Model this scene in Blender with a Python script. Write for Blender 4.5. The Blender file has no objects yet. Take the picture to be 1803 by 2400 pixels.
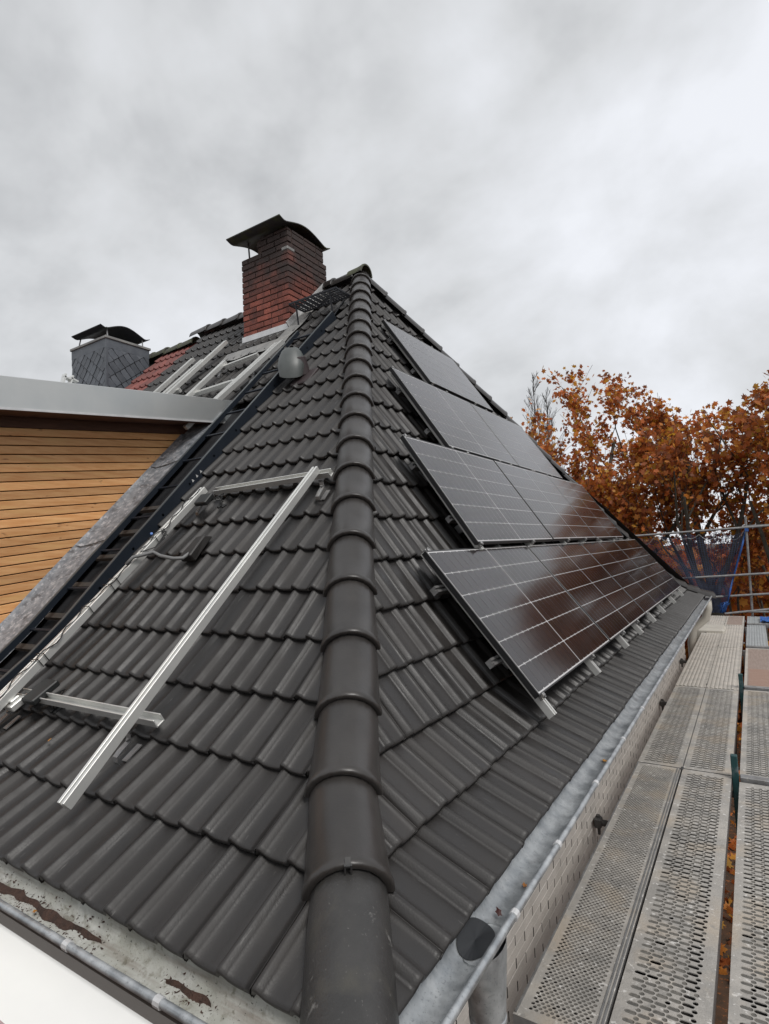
import bpy, bmesh, math, random
from mathutils import Vector, Matrix
random.seed(11)
S = bpy.context.scene
C = S.collection
CZ = 6.0                      # height of the photographer's eye above the ground
PI = math.pi

# ------------------------------------------------------------------ camera
F, WPX = 1339.25, 1803.0
Rr = Vector((0.84029533, 0.54023487, -0.04527754))
Rd = Vector((-0.07291356, 0.02986137, -0.99689112))
Rf = Vector((-0.53720329, 0.8409843, 0.06448282))
cam_data = bpy.data.cameras.new("camera")
cam_data.sensor_fit = 'HORIZONTAL'
cam_data.sensor_width = 36.0
cam_data.lens = 36.0 * F / WPX
cam_data.clip_start = 0.05
cam_data.clip_end = 2000
cam = bpy.data.objects.new("camera", cam_data)
C.objects.link(cam)
M = Matrix.Identity(4)
for i in range(3):
    M[i][0] = Rr[i]; M[i][1] = -Rd[i]; M[i][2] = -Rf[i]
M[2][3] = CZ
cam.matrix_world = M
S.camera = cam

# ------------------------------------------------------------------ light
SUN_EL, SUN_AZ = math.radians(52), math.radians(118)
S.view_settings.view_transform = 'Standard'
S.view_settings.look = 'None'
S.view_settings.exposure = 0.4
S.view_settings.gamma = 1.0
S.view_settings.use_curve_mapping = False
sun_d = bpy.data.lights.new("sun", 'SUN')
sun_d.energy = 1.5
sun_d.angle = math.radians(20)
sun_d.color = (1.0, 0.97, 0.93)
sun = bpy.data.objects.new("sun", sun_d)
sun.rotation_euler = Vector((math.sin(SUN_AZ)*math.cos(SUN_EL), math.cos(SUN_AZ)*math.cos(SUN_EL), math.sin(SUN_EL))).to_track_quat('Z', 'Y').to_euler()
sun.location = (0, 0, 40)
C.objects.link(sun)

world = bpy.data.worlds.new("World")
S.world = world
world.use_nodes = True
nt = world.node_tree
nt.nodes.clear()
def N(t, kind, **kw):
    n = t.nodes.new(kind)
    for k, v in kw.items():
        if k == 'inp':
            for a, b in v.items():
                n.inputs[a].default_value = b
        else:
            setattr(n, k, v)
    return n
out = N(nt, 'ShaderNodeOutputWorld')
bg = N(nt, 'ShaderNodeBackground', inp={'Strength': 0.1})
sky = N(nt, 'ShaderNodeTexSky', sky_type='NISHITA', sun_disc=False)
sky.sun_elevation = SUN_EL
sky.sun_rotation = SUN_AZ
tc = N(nt, 'ShaderNodeTexCoord')
sep = N(nt, 'ShaderNodeSeparateXYZ')
nt.links.new(tc.outputs['Generated'], sep.inputs[0])
zz = N(nt, 'ShaderNodeMath', operation='MAXIMUM', inp={1: 0.0})
nt.links.new(sep.outputs['Z'], zz.inputs[0])
za = N(nt, 'ShaderNodeMath', operation='ADD', inp={1: 0.62})
nt.links.new(zz.outputs[0], za.inputs[0])
dx = N(nt, 'ShaderNodeMath', operation='DIVIDE'); dy = N(nt, 'ShaderNodeMath', operation='DIVIDE')
nt.links.new(sep.outputs['X'], dx.inputs[0]); nt.links.new(za.outputs[0], dx.inputs[1])
nt.links.new(sep.outputs['Y'], dy.inputs[0]); nt.links.new(za.outputs[0], dy.inputs[1])
comb = N(nt, 'ShaderNodeCombineXYZ')
nt.links.new(dx.outputs[0], comb.inputs[0]); nt.links.new(dy.outputs[0], comb.inputs[1])
comb.inputs[2].default_value = 9.1
n1 = N(nt, 'ShaderNodeTexNoise', inp={'Scale': 1.7, 'Detail': 7.0, 'Roughness': 0.5, 'Distortion': 0.25})
n2 = N(nt, 'ShaderNodeTexNoise', inp={'Scale': 4.2, 'Detail': 5.0, 'Roughness': 0.55, 'Distortion': 0.2})
for n in (n1, n2):
    nt.links.new(comb.outputs[0], n.inputs['Vector'])
mx = N(nt, 'ShaderNodeMix', data_type='FLOAT', inp={'Factor': 0.3})
nt.links.new(n1.outputs['Fac'], mx.inputs[2]); nt.links.new(n2.outputs['Fac'], mx.inputs[3])
ramp = N(nt, 'ShaderNodeValToRGB')
e = ramp.color_ramp.elements
e[0].position = 0.37; e[0].color = (0.34, 0.348, 0.357, 1)
e[1].position = 0.61; e[1].color = (0.68, 0.695, 0.73, 1)
x = e.new(0.48); x.color = (0.525, 0.535, 0.547, 1)
nt.links.new(mx.outputs[0], ramp.inputs[0])
sc = N(nt, 'ShaderNodeMix', data_type='RGBA', blend_type='MULTIPLY', inp={'Factor': 1.0})
nt.links.new(ramp.outputs[0], sc.inputs[6])
sc.inputs[7].default_value = (10.0, 10.0, 10.0, 1)
fin = N(nt, 'ShaderNodeMix', data_type='RGBA', inp={'Factor': 0.96})
nt.links.new(sky.outputs[0], fin.inputs[6]); nt.links.new(sc.outputs[2], fin.inputs[7])
nt.links.new(fin.outputs[2], bg.inputs['Color'])
nt.links.new(bg.outputs[0], out.inputs[0])

# ------------------------------------------------------------------ materials
def mat(name, col, rough=0.6, metal=0.0, col2=None, scale=8.0, lo=0.35, hi=0.65, bump=0.0, bscale=60.0,
        coords='pos', vary=0.0, spec=0.5, stretch=None, spots=None, coat=0.0, rough2=None, detail=5.0):
    m = bpy.data.materials.new(name)
    m.use_nodes = True
    t = m.node_tree
    b = t.nodes['Principled BSDF']
    b.inputs['Roughness'].default_value = rough
    b.inputs['Metallic'].default_value = metal
    b.inputs['Specular IOR Level'].default_value = spec
    b.inputs['Coat Weight'].default_value = coat
    b.inputs['Coat Roughness'].default_value = 0.05
    if coords == 'pos':
        g = N(t, 'ShaderNodeNewGeometry'); vec = g.outputs['Position']
    else:
        g = N(t, 'ShaderNodeTexCoord'); vec = g.outputs['Object']
        oi = N(t, 'ShaderNodeObjectInfo')
        ad = N(t, 'ShaderNodeVectorMath', operation='ADD')
        ml = N(t, 'ShaderNodeMath', operation='MULTIPLY', inp={1: 37.0})
        t.links.new(oi.outputs['Random'], ml.inputs[0])
        t.links.new(vec, ad.inputs[0]); t.links.new(ml.outputs[0], ad.inputs[1])
        vec = ad.outputs[0]
    if stretch:
        mp = N(t, 'ShaderNodeMapping'); mp.inputs['Scale'].default_value = stretch
        t.links.new(vec, mp.inputs['Vector']); svec = mp.outputs[0]
    else:
        svec = vec
    cur = None
    if col2 is not None:
        n = N(t, 'ShaderNodeTexNoise', inp={'Scale': scale, 'Detail': detail, 'Roughness': 0.6})
        t.links.new(svec, n.inputs['Vector'])
        mr = N(t, 'ShaderNodeMapRange', inp={'From Min': lo, 'From Max': hi})
        t.links.new(n.outputs['Fac'], mr.inputs['Value'])
        mixc = N(t, 'ShaderNodeMix', data_type='RGBA')
        mixc.inputs[6].default_value = (*col, 1); mixc.inputs[7].default_value = (*col2, 1)
        t.links.new(mr.outputs[0], mixc.inputs['Factor'])
        cur = mixc.outputs[2]
        if rough2 is not None:
            rr = N(t, 'ShaderNodeMapRange', inp={'From Min': lo, 'From Max': hi, 'To Min': rough, 'To Max': rough2})
            t.links.new(n.outputs['Fac'], rr.inputs['Value']); t.links.new(rr.outputs[0], b.inputs['Roughness'])
    else:
        rgb = N(t, 'ShaderNodeRGB'); rgb.outputs[0].default_value = (*col, 1); cur = rgb.outputs[0]
    if vary:
        oi2 = N(t, 'ShaderNodeObjectInfo')
        mr2 = N(t, 'ShaderNodeMapRange', inp={'To Min': 1 - vary, 'To Max': 1 + vary})
        t.links.new(oi2.outputs['Random'], mr2.inputs['Value'])
        mm = N(t, 'ShaderNodeMix', data_type='RGBA', blend_type='MULTIPLY', inp={'Factor': 1.0})
        cb = N(t, 'ShaderNodeCombineColor')
        for k in range(3): t.links.new(mr2.outputs[0], cb.inputs[k])
        t.links.new(cur, mm.inputs[6]); t.links.new(cb.outputs[0], mm.inputs[7])
        cur = mm.outputs[2]
    for sp in (spots or ()):      # (colour, scale, threshold, softness, stretch, strength)
        sc_, ss, th, so, st, amt = sp
        mp2 = N(t, 'ShaderNodeMapping'); mp2.inputs['Scale'].default_value = st or (1, 1, 1)
        t.links.new(vec, mp2.inputs['Vector'])
        ns = N(t, 'ShaderNodeTexNoise', inp={'Scale': ss, 'Detail': 3.0, 'Roughness': 0.6})
        t.links.new(mp2.outputs[0], ns.inputs['Vector'])
        mr3 = N(t, 'ShaderNodeMapRange', inp={'From Min': th, 'From Max': th + so, 'To Max': amt})
        t.links.new(ns.outputs['Fac'], mr3.inputs['Value'])
        m3 = N(t, 'ShaderNodeMix', data_type='RGBA'); m3.inputs[7].default_value = (*sc_, 1)
        t.links.new(cur, m3.inputs[6]); t.links.new(mr3.outputs[0], m3.inputs['Factor'])
        cur = m3.outputs[2]
    t.links.new(cur, b.inputs['Base Color'])
    if bump:
        nb = N(t, 'ShaderNodeTexNoise', inp={'Scale': bscale, 'Detail': 4.0, 'Roughness': 0.6})
        t.links.new(svec, nb.inputs['Vector'])
        bp = N(t, 'ShaderNodeBump', inp={'Strength': bump, 'Distance': 0.01})
        t.links.new(nb.outputs['Fac'], bp.inputs['Height']); t.links.new(bp.outputs[0], b.inputs['Normal'])
    m['nodes_color'] = 1
    return m
LIGHTSPOT = (0.34, 0.33, 0.31)
MAT = {}
MAT['tile'] = mat('tile_anthracite', (0.0205, 0.0186, 0.0175), 0.39, col2=(0.030, 0.027, 0.025), scale=5, coords='obj', vary=0.2,
                  bump=0.12, bscale=180, rough2=0.58,
                  spots=((LIGHTSPOT, 13, 0.69, 0.06, (8, 0.7, 1), 0.22), (LIGHTSPOT, 70, 0.77, 0.03, (1, 1, 1), 0.45), ((0.020, 0.018, 0.017), 3, 0.5, 0.25, (1, 1, 1), 0.5)))
MAT['tile_far'] = mat('tile_anthracite_plain', (0.0205, 0.0186, 0.0175), 0.39, col2=(0.029, 0.0265, 0.0248), scale=4, bump=0.1, bscale=120)
MAT['hip'] = mat('hip_tile_anthracite', (0.027, 0.0245, 0.023), 0.35, col2=(0.037, 0.0335, 0.031), scale=6, coords='obj', vary=0.08,
                 bump=0.06, bscale=120, spots=((LIGHTSPOT, 30, 0.76, 0.03, (2.5, 1, 1), 0.5), ((0.03, 0.026, 0.023), 4, 0.55, 0.2, None, 0.6)))
MAT['hip_old'] = mat('hip_tile_weathered', (0.028, 0.027, 0.026), 0.42, col2=(0.042, 0.040, 0.038), scale=7, bump=0.2, bscale=150,
                     spots=((LIGHTSPOT, 46, 0.65, 0.1, (1, 0.5, 0.5), 0.4), (LIGHTSPOT, 110, 0.68, 0.06, None, 0.3), ((0.07, 0.065, 0.05), 9, 0.55, 0.2, None, 0.5)))
MAT['mossy'] = mat('ridge_mossy', (0.09, 0.10, 0.055), 0.8, col2=(0.06, 0.055, 0.05), scale=9, bump=0.4, bscale=50)
MAT['red'] = mat('tile_red_clay', (0.21, 0.055, 0.042), 0.6, col2=(0.13, 0.04, 0.034), scale=6, coords='obj', vary=0.25, bump=0.15)
MAT['underlay'] = mat('black_underlay', (0.012, 0.012, 0.014), 0.75, col2=(0.02, 0.02, 0.022), scale=5)
MAT['zinc'] = mat('galvanised_new', (0.30, 0.32, 0.335), 0.36, 0.7, col2=(0.52, 0.54, 0.55), scale=14, bump=0.06, bscale=30, rough2=0.58,
                  spots=(((0.68, 0.69, 0.69), 13, 0.5, 0.25, (1, 1, 1), 0.5), ((0.2, 0.21, 0.22), 120, 0.58, 0.12, (1, 1, 1), 0.6), ((0.22, 0.22, 0.22), 9, 0.58, 0.2, None, 0.4)))
MAT['zinc_old'] = mat('gutter_weathered', (0.44, 0.44, 0.41), 0.75, 0.0, col2=(0.34, 0.34, 0.30), scale=7, bump=0.35, bscale=70,
                      spots=(((0.56, 0.565, 0.53), 9, 0.52, 0.2, (1, 1, 1), 0.8), ((0.13, 0.085, 0.06), 3.0, 0.5, 0.22, (0.7, 9, 9), 0.6), ((0.15, 0.14, 0.10), 24, 0.57, 0.16, (1, 1, 1), 0.75), ((0.10, 0.09, 0.06), 60, 0.6, 0.1, None, 0.6), ((0.02, 0.02, 0.018), 95, 0.66, 0.03, None, 0.8)))
MAT['lead'] = mat('flashing_spangle', (0.15, 0.165, 0.185), 0.55, 0.1, col2=(0.30, 0.315, 0.335), scale=20, bump=0.25, bscale=16,
                  spots=(((0.08, 0.08, 0.085), 9, 0.55, 0.1, None, 0.7), ((0.50, 0.50, 0.52), 26, 0.56, 0.08, (1, 1, 1), 0.7)))
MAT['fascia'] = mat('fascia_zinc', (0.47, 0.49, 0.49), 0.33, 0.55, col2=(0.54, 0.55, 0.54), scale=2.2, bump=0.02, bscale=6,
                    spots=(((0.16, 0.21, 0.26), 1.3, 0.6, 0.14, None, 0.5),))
MAT['alu'] = mat('aluminium_rail', (0.70, 0.70, 0.67), 0.4, 0.55, col2=(0.62, 0.62, 0.6), scale=6, stretch=(1, 1, 1), bump=0.03)
MAT['alu_cell'] = mat('backsheet_white', (0.50, 0.495, 0.49), 0.2, 0.0, col2=(0.55, 0.545, 0.54), scale=4)
MAT['steel'] = mat('scaffold_galvanised', (0.33, 0.33, 0.33), 0.5, 0.6, col2=(0.22, 0.215, 0.21), scale=14, bump=0.1,
                   spots=(((0.45, 0.42, 0.38), 30, 0.62, 0.05, None, 0.6),))
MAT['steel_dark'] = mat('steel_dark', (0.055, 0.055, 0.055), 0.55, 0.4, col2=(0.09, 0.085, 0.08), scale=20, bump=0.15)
MAT['green_paint'] = mat('post_green_paint', (0.012, 0.055, 0.058), 0.45, 0.0, col2=(0.10, 0.13, 0.14), scale=13, lo=0.52, hi=0.68)
MAT['deck'] = mat('deck_steel_mortar_splashed', (0.40, 0.375, 0.34), 0.72, 0.05, col2=(0.27, 0.258, 0.24), scale=4.5, bump=0.3, bscale=90,
                  spots=(((0.60, 0.58, 0.55), 30, 0.60, 0.05, None, 0.85), ((0.5, 0.48, 0.45), 8, 0.6, 0.12, None, 0.6), ((0.40, 0.34, 0.27), 4, 0.5, 0.15, None, 0.7), ((0.19, 0.185, 0.175), 16, 0.6, 0.08, None, 0.5)))
MAT['deck_dirt'] = mat('mortar_dirt', (0.085, 0.082, 0.075), 0.9, col2=(0.15, 0.14, 0.125), scale=22, bump=0.4)
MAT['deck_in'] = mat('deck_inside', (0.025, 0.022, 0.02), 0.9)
MAT['deck_alu'] = mat('deck_ribbed', (0.47, 0.43, 0.38), 0.65, 0.05, col2=(0.37, 0.345, 0.31), scale=5, bump=0.2, bscale=60,
                      spots=(((0.62, 0.6, 0.55), 26, 0.66, 0.04, None, 0.8), ((0.2, 0.18, 0.16), 9, 0.6, 0.1, None, 0.6)))
MAT['deck_blue'] = mat('deck_aluminium', (0.40, 0.42, 0.42), 0.55, 0.3, col2=(0.33, 0.35, 0.355), scale=7, bump=0.15)
MAT['ply'] = mat('deck_plywood', (0.30, 0.235, 0.20), 0.75, col2=(0.24, 0.18, 0.15), scale=5, stretch=(9, 1, 1), bump=0.2,
                 spots=(((0.05, 0.04, 0.035), 9, 0.68, 0.05, (1, 2.5, 1), 0.8),))
MAT['ply_worn'] = mat('deck_plywood_worn', (0.27, 0.16, 0.12), 0.8, col2=(0.33, 0.23, 0.18), scale=8, stretch=(1, 14, 1), bump=0.4)
MAT['frame'] = mat('panel_frame_black', (0.012, 0.012, 0.013), 0.35, 0.0)
MAT['cell'] = mat('solar_cell', (0.013, 0.011, 0.0115), 0.12, 0.0, col2=(0.017, 0.0125, 0.0125), scale=2.0, vary=0.2, spec=0.42)
MAT['wood'] = None
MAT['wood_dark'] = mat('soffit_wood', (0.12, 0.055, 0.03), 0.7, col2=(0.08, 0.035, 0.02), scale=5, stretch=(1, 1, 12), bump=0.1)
MAT['batten'] = mat('roof_batten', (0.055, 0.048, 0.042), 0.8, col2=(0.035, 0.031, 0.028), scale=9, stretch=(0.6, 8, 8))
MAT['stick'] = mat('pale_timber', (0.40, 0.27, 0.15), 0.75, col2=(0.3, 0.19, 0.1), scale=9)
MAT['black_metal'] = mat('ladder_dark_metal', (0.011, 0.016, 0.024), 0.5, 0.1, col2=(0.016, 0.021, 0.03), scale=4, spec=0.35)
MAT['black_edge'] = mat('ladder_edge_pale', (0.10, 0.11, 0.115), 0.5, 0.4)
MAT['grate'] = mat('grate_black', (0.012, 0.013, 0.017), 0.5, 0.2)
MAT['black'] = mat('black_plastic', (0.014, 0.015, 0.015), 0.5)
MAT['cable'] = mat('cable_black', (0.01, 0.01, 0.01), 0.45)
MAT['conduit'] = mat('conduit_grey', (0.17, 0.17, 0.168), 0.5, bump=0.3, bscale=240)
MAT['cowl'] = mat('cowl_grey', (0.085, 0.093, 0.09), 0.42, col2=(0.06, 0.067, 0.064), scale=6)
MAT['cowl_base'] = mat('cowl_base_brown', (0.035, 0.024, 0.025), 0.6)
MAT['blue'] = mat('blue_plastic', (0.025, 0.12, 0.40), 0.45, col2=(0.02, 0.075, 0.26), scale=12)
MAT['net'] = mat('net_blue', (0.045, 0.065, 0.125), 0.7)
MAT['slate'] = mat('slate_grey', (0.075, 0.085, 0.10), 0.5, col2=(0.105, 0.115, 0.13), scale=6, coords='obj', vary=0.22, bump=0.2, bscale=60)
MAT['slate_gap'] = mat('slate_gap', (0.012, 0.012, 0.014), 0.9)
MAT['cap'] = mat('chimney_cap_mossy', (0.045, 0.042, 0.042), 0.6, 0.3, col2=(0.065, 0.08, 0.03), scale=6, lo=0.46, hi=0.66, bump=0.2,
                 spots=(((0.09, 0.045, 0.035), 3, 0.52, 0.2, None, 0.6),))
MAT['cap_dark'] = mat('chimney_cap_dark', (0.018, 0.02, 0.026), 0.6, 0.2, col2=(0.05, 0.065, 0.03), scale=6, lo=0.58, hi=0.8)
MAT['mortar'] = mat('mortar_dark', (0.065, 0.042, 0.036), 0.95, bump=0.3)
MAT['strip'] = mat('flashing_strip_light', (0.66, 0.66, 0.66), 0.4, 0.3, col2=(0.55, 0.55, 0.55), scale=8)
MAT['leadgrey'] = mat('lead_skirt', (0.19, 0.19, 0.185), 0.6, 0.2, col2=(0.27, 0.265, 0.25), scale=9, bump=0.3, bscale=30)
MAT['white'] = mat('white_panel', (0.80, 0.79, 0.75), 0.5, col2=(0.76, 0.75, 0.72), scale=3)
MAT['rose'] = mat('white_panel_rim', (0.55, 0.42, 0.42), 0.6, col2=(0.42, 0.3, 0.3), scale=12)
MAT['render'] = mat('wall_brick_white', (0.58, 0.55, 0.51), 0.85, col2=(0.50, 0.475, 0.44), scale=5, vary=0.05, bump=0.2, bscale=90,
                    spots=(((0.30, 0.28, 0.25), 3, 0.58, 0.2, None, 0.5),))
MAT['bed'] = mat('wall_bed_mortar', (0.33, 0.31, 0.285), 0.9, bump=0.2)
MAT['slit'] = mat('wall_open_joint', (0.02, 0.018, 0.016), 0.95)
MAT['pvc'] = mat('pvc_cream', (0.50, 0.47, 0.41), 0.45, col2=(0.44, 0.41, 0.36), scale=4)
MAT['ground'] = mat('leaf_litter_ground', (0.030, 0.021, 0.013), 0.95, col2=(0.075, 0.035, 0.016), scale=3.5, bump=0.6, bscale=9,
                    spots=(((0.20, 0.07, 0.02), 16, 0.58, 0.06, None, 0.9),))
MAT['bark'] = mat('bark_plane', (0.045, 0.038, 0.03), 0.9, col2=(0.085, 0.078, 0.06), scale=7, bump=0.5, bscale=25)
MAT['twig'] = mat('twig_grey', (0.07, 0.065, 0.062), 0.9)
MAT['leaf_yellow'] = mat('leaf_yellow', (0.42, 0.20, 0.03), 0.6, col2=(0.3, 0.11, 0.02), scale=30)
MAT['leaf_brown'] = mat('leaf_brown', (0.05, 0.014, 0.012), 0.6)
MAT['sludge'] = mat('rust_sludge', (0.075, 0.038, 0.026), 0.8, col2=(0.04, 0.022, 0.016), scale=30, bump=0.8, bscale=120)
MAT['outlet'] = mat('outlet_dark_zinc', (0.022, 0.024, 0.027), 0.5)
MAT['text'] = mat('printed_lettering', (0.05, 0.05, 0.05), 0.7)

# wood boards: knots and grain
def wood_mat():
    m = mat('larch_board', (0.70, 0.385, 0.17), 0.55, col2=(0.57, 0.27, 0.10), scale=5, coords='obj', vary=0.24, stretch=(1, 0.9, 9), bump=0.08, bscale=40,
            spots=(((0.70, 0.43, 0.17), 3.0, 0.52, 0.2, (1, 0.7, 6), 0.6), ((0.17, 0.06, 0.022), 8.5, 0.665, 0.05, (1, 0.55, 1.5), 0.85)))
    return m
MAT['wood'] = wood_mat()

def brick_mat():
    m = mat('clinker_brick', (0.24, 0.068, 0.045), 0.8, col2=(0.13, 0.040, 0.030), scale=9, coords='obj', vary=0.45, bump=0.35, bscale=45)
    t = m.node_tree; b = t.nodes['Principled BSDF']
    src = b.inputs['Base Color'].links[0].from_socket
    g = N(t, 'ShaderNodeNewGeometry'); sp = N(t, 'ShaderNodeSeparateXYZ')
    t.links.new(g.outputs['Position'], sp.inputs[0])
    n = N(t, 'ShaderNodeTexNoise', inp={'Scale': 3.2, 'Detail': 4.0}); t.links.new(g.outputs['Position'], n.inputs['Vector'])
    a = N(t, 'ShaderNodeMath', operation='MULTIPLY_ADD', inp={1: 0.9, 2: -0.45}); t.links.new(n.outputs['Fac'], a.inputs[0])
    s = N(t, 'ShaderNodeMath', operation='ADD'); t.links.new(sp.outputs['Z'], s.inputs[0]); t.links.new(a.outputs[0], s.inputs[1])
    r = N(t, 'ShaderNodeMapRange', inp={'From Min': CZ + 3.20, 'From Max': CZ + 3.60, 'To Max': 0.93}); t.links.new(s.outputs[0], r.inputs['Value'])
    mm = N(t, 'ShaderNodeMix', data_type='RGBA'); mm.inputs[7].default_value = (0.028, 0.022, 0.020, 1)   # soot staining of the stack head
    t.links.new(src, mm.inputs[6]); t.links.new(r.outputs[0], mm.inputs['Factor']); t.links.new(mm.outputs[2], b.inputs['Base Color'])
    return m
MAT['brick'] = brick_mat()

def leaf_mat():
    m = bpy.data.materials.new('autumn_leaves'); m.use_nodes = True
    t = m.node_tree; b = t.nodes['Principled BSDF']
    a = N(t, 'ShaderNodeAttribute', attribute_name='leafcol')
    t.links.new(a.outputs['Color'], b.inputs['Base Color'])
    b.inputs['Roughness'].default_value = 0.6
    tr = N(t, 'ShaderNodeBsdfTranslucent'); t.links.new(a.outputs['Color'], tr.inputs['Color'])
    ms = N(t, 'ShaderNodeMixShader', inp={0: 0.45})
    t.links.new(b.outputs[0], ms.inputs[1]); t.links.new(tr.outputs[0], ms.inputs[2])
    t.links.new(ms.outputs[0], t.nodes['Material Output'].inputs[0])
    return m
MAT['leaf'] = leaf_mat()

# ------------------------------------------------------------------ builders
WL = {}                                                  # world location of every parent
def V(x, y, z): return Vector((x, y, z + CZ))
def tag(o, label=None, cat=None, group=None, kind=None):
    if label: o['label'] = label
    if cat: o['category'] = cat
    if group: o['group'] = group
    if kind: o['kind'] = kind
    return o
def thing(name, label, cat, loc, group=None, kind=None):
    o = bpy.data.objects.new(name, None)
    o.empty_display_size = 0.1
    o.location = loc
    C.objects.link(o)
    WL[o] = Vector(loc)
    return tag(o, label, cat, group, kind)
class MB:
    def __init__(s): s.v = []; s.f = []
    def add(s, vs, fs):
        k = len(s.v); s.v += [Vector(a) for a in vs]; s.f += [tuple(i + k for i in q) for q in fs]; return s
    def box(s, a, b, M=None):
        (x0, y0, z0), (x1, y1, z1) = a, b
        vs = [(x0,y0,z0),(x1,y0,z0),(x1,y1,z0),(x0,y1,z0),(x0,y0,z1),(x1,y0,z1),(x1,y1,z1),(x0,y1,z1)]
        if M is not None: vs = [M @ Vector(q) for q in vs]
        return s.add(vs, [(3,2,1,0),(4,5,6,7),(0,1,5,4),(1,2,6,5),(2,3,7,6),(3,0,4,7)])
    def prism(s, prof, p0, p1, ax, ay, cap=True):       # closed profile swept from p0 to p1
        n = len(prof); p0, p1 = Vector(p0), Vector(p1)
        vs = [p0 + ax*a + ay*b for a, b in prof] + [p1 + ax*a + ay*b for a, b in prof]
        fs = [(i, (i+1) % n, n + (i+1) % n, n + i) for i in range(n)]
        if cap: fs += [tuple(range(n))[::-1], tuple(range(n, 2*n))]
        return s.add(vs, fs)
    def tube(s, pts, r, n=8, cap=True):
        pts = [Vector(p) for p in pts]; rings = []
        up = None
        for i, p in enumerate(pts):
            d = (pts[min(i+1, len(pts)-1)] - pts[max(i-1, 0)]).normalized()
            if up is None: up = Vector((0, 0, 1)) if abs(d.z) < 0.9 else Vector((1, 0, 0))
            a = d.cross(up).normalized(); b = a.cross(d); up = b
            rr = r[i] if isinstance(r, (list, tuple)) else r
            rings.append([p + a*rr*math.cos(2*PI*k/n) + b*rr*math.sin(2*PI*k/n) for k in range(n)])
        vs = [q for R in rings for q in R]; fs = []
        for i in range(len(pts)-1):
            for k in range(n):
                fs.append((i*n+k, i*n+(k+1) % n, (i+1)*n+(k+1) % n, (i+1)*n+k))
        if cap: fs += [tuple(range(n))[::-1], tuple(range((len(pts)-1)*n, len(pts)*n))]
        return s.add(vs, fs)
    def grid(s, rows):                                   # rows of equal length
        n = len(rows[0]); vs = [q for r in rows for q in r]
        fs = [(i*n+k, i*n+k+1, (i+1)*n+k+1, (i+1)*n+k) for i in range(len(rows)-1) for k in range(n-1)]
        return s.add(vs, fs)
    def mesh(s, name, m, off=Vector((0, 0, 0)), bevel=0, smooth=False, recalc=True):
        me = bpy.data.meshes.new(name)
        me.from_pydata([tuple(q - off) for q in s.v], [], s.f)
        if recalc or bevel:
            bm = bmesh.new(); bm.from_mesh(me)
            if recalc: bmesh.ops.recalc_face_normals(bm, faces=bm.faces)
            if bevel: bmesh.ops.bevel(bm, geom=[e_ for e_ in bm.edges if len(e_.link_faces) == 2 and e_.calc_face_angle(0) > 0.5], offset=bevel, segments=1, affect='EDGES', clamp_overlap=True)
            bm.to_mesh(me); bm.free()
        if smooth:
            for p in me.polygons: p.use_smooth = True
        me.materials.append(m)
        return me
    def build(s, name, m, parent=None, bevel=0, smooth=False, recalc=True, base=None):
        if parent is not None:
            off = WL[parent]
        else:
            if base is None:
                xs = [q.x for q in s.v]; ys = [q.y for q in s.v]; zs = [q.z for q in s.v]
                base = Vector(((min(xs)+max(xs))/2, (min(ys)+max(ys))/2, min(zs)))
            off = Vector(base)
        o = bpy.data.objects.new(name, s.mesh(name, m, off, bevel, smooth, recalc))
        C.objects.link(o)
        if parent is not None: o.parent = parent
        else: o.location = off
        WL[o] = off
        return o
def smooth_by_angle(o, ang=40):
    me = o.data
    for p in me.polygons: p.use_smooth = True
    bm = bmesh.new(); bm.from_mesh(me)
    for e_ in bm.edges:
        if len(e_.link_faces) == 2 and e_.calc_face_angle(0) > math.radians(ang): e_.smooth = False
    bm.to_mesh(me); bm.free()
    return o
def inst(name, me, Mw, parent):                          # shared mesh placed by a world matrix
    o = bpy.data.objects.new(name, me)
    C.objects.link(o); o.parent = parent
    o.matrix_basis = Matrix.Translation(-WL[parent]) @ Mw
    return o
def basis(o, a, b, c):
    m = Matrix.Identity(4)
    for i in range(3): m[i][0] = a[i]; m[i][1] = b[i]; m[i][2] = c[i]; m[i][3] = o[i]
    return m
def proj(p):
    q = Vector(p) - Vector((0, 0, CZ)); w = q.dot(Rf)
    if w < 0.05: return None
    return (q.dot(Rr)/w*F + 901.5, q.dot(Rd)/w*F + 1200, w)

# ------------------------------------------------------------------ roof profiles: (distance from the camera axis, height)
PR = [(.78, -1.09), (1.030, -.962), (1.262, -.784), (1.432, -.556), (1.598, -.311), (1.757, -.059)]
for k in range(16): PR.append((PR[-1][0] + .3*math.cos(math.radians(58)), PR[-1][1] + .3*math.sin(math.radians(58))))
PL = [(1.073, -1.104), (1.352, -.952), (1.605, -.797), (1.848, -.612), (2.072, -.406), (2.272, -.194), (2.476, .015), (2.688, .224)]
for k in range(16): PL.append((PL[-1][0] + .3*math.cos(math.radians(45.3)), PL[-1][1] + .3*math.sin(math.radians(45.3))))
RIDGE_Z, RIDGE_Y, APEX_X = 3.43, 5.87, -3.97
def interp(P, z):
    for (a, za), (b, zb) in zip(P[:-1], P[1:]):
        if z <= zb: return a + (z - za)/(zb - za)*(b - a)
    (a, za), (b, zb) = P[-2:]
    return a + (z - za)/(zb - za)*(b - a)
def hipx(z): return -interp(PR, z)
def hipy(z): return interp(PL, z)
def fary(z): return 11.72 - (hipy(z) - 1.073)*(11.72 - RIDGE_Y)/(hipy(RIDGE_Z) - 1.073)
def lz(y):                                               # height and tangent of the left slope at depth y
    for (a, za), (b, zb) in zip(PL[:-1], PL[1:]):
        if y <= b or b == PL[-1][0]:
            L = math.hypot(b-a, zb-za)
            return za + (y-a)/(b-a)*(zb-za), (b-a)/L, (zb-za)/L
def LP(x, y, n=0.0):                                     # point on the left slope, n above it
    z, c, s = lz(y)
    return V(x, y - s*n, z + c*n)

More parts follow.
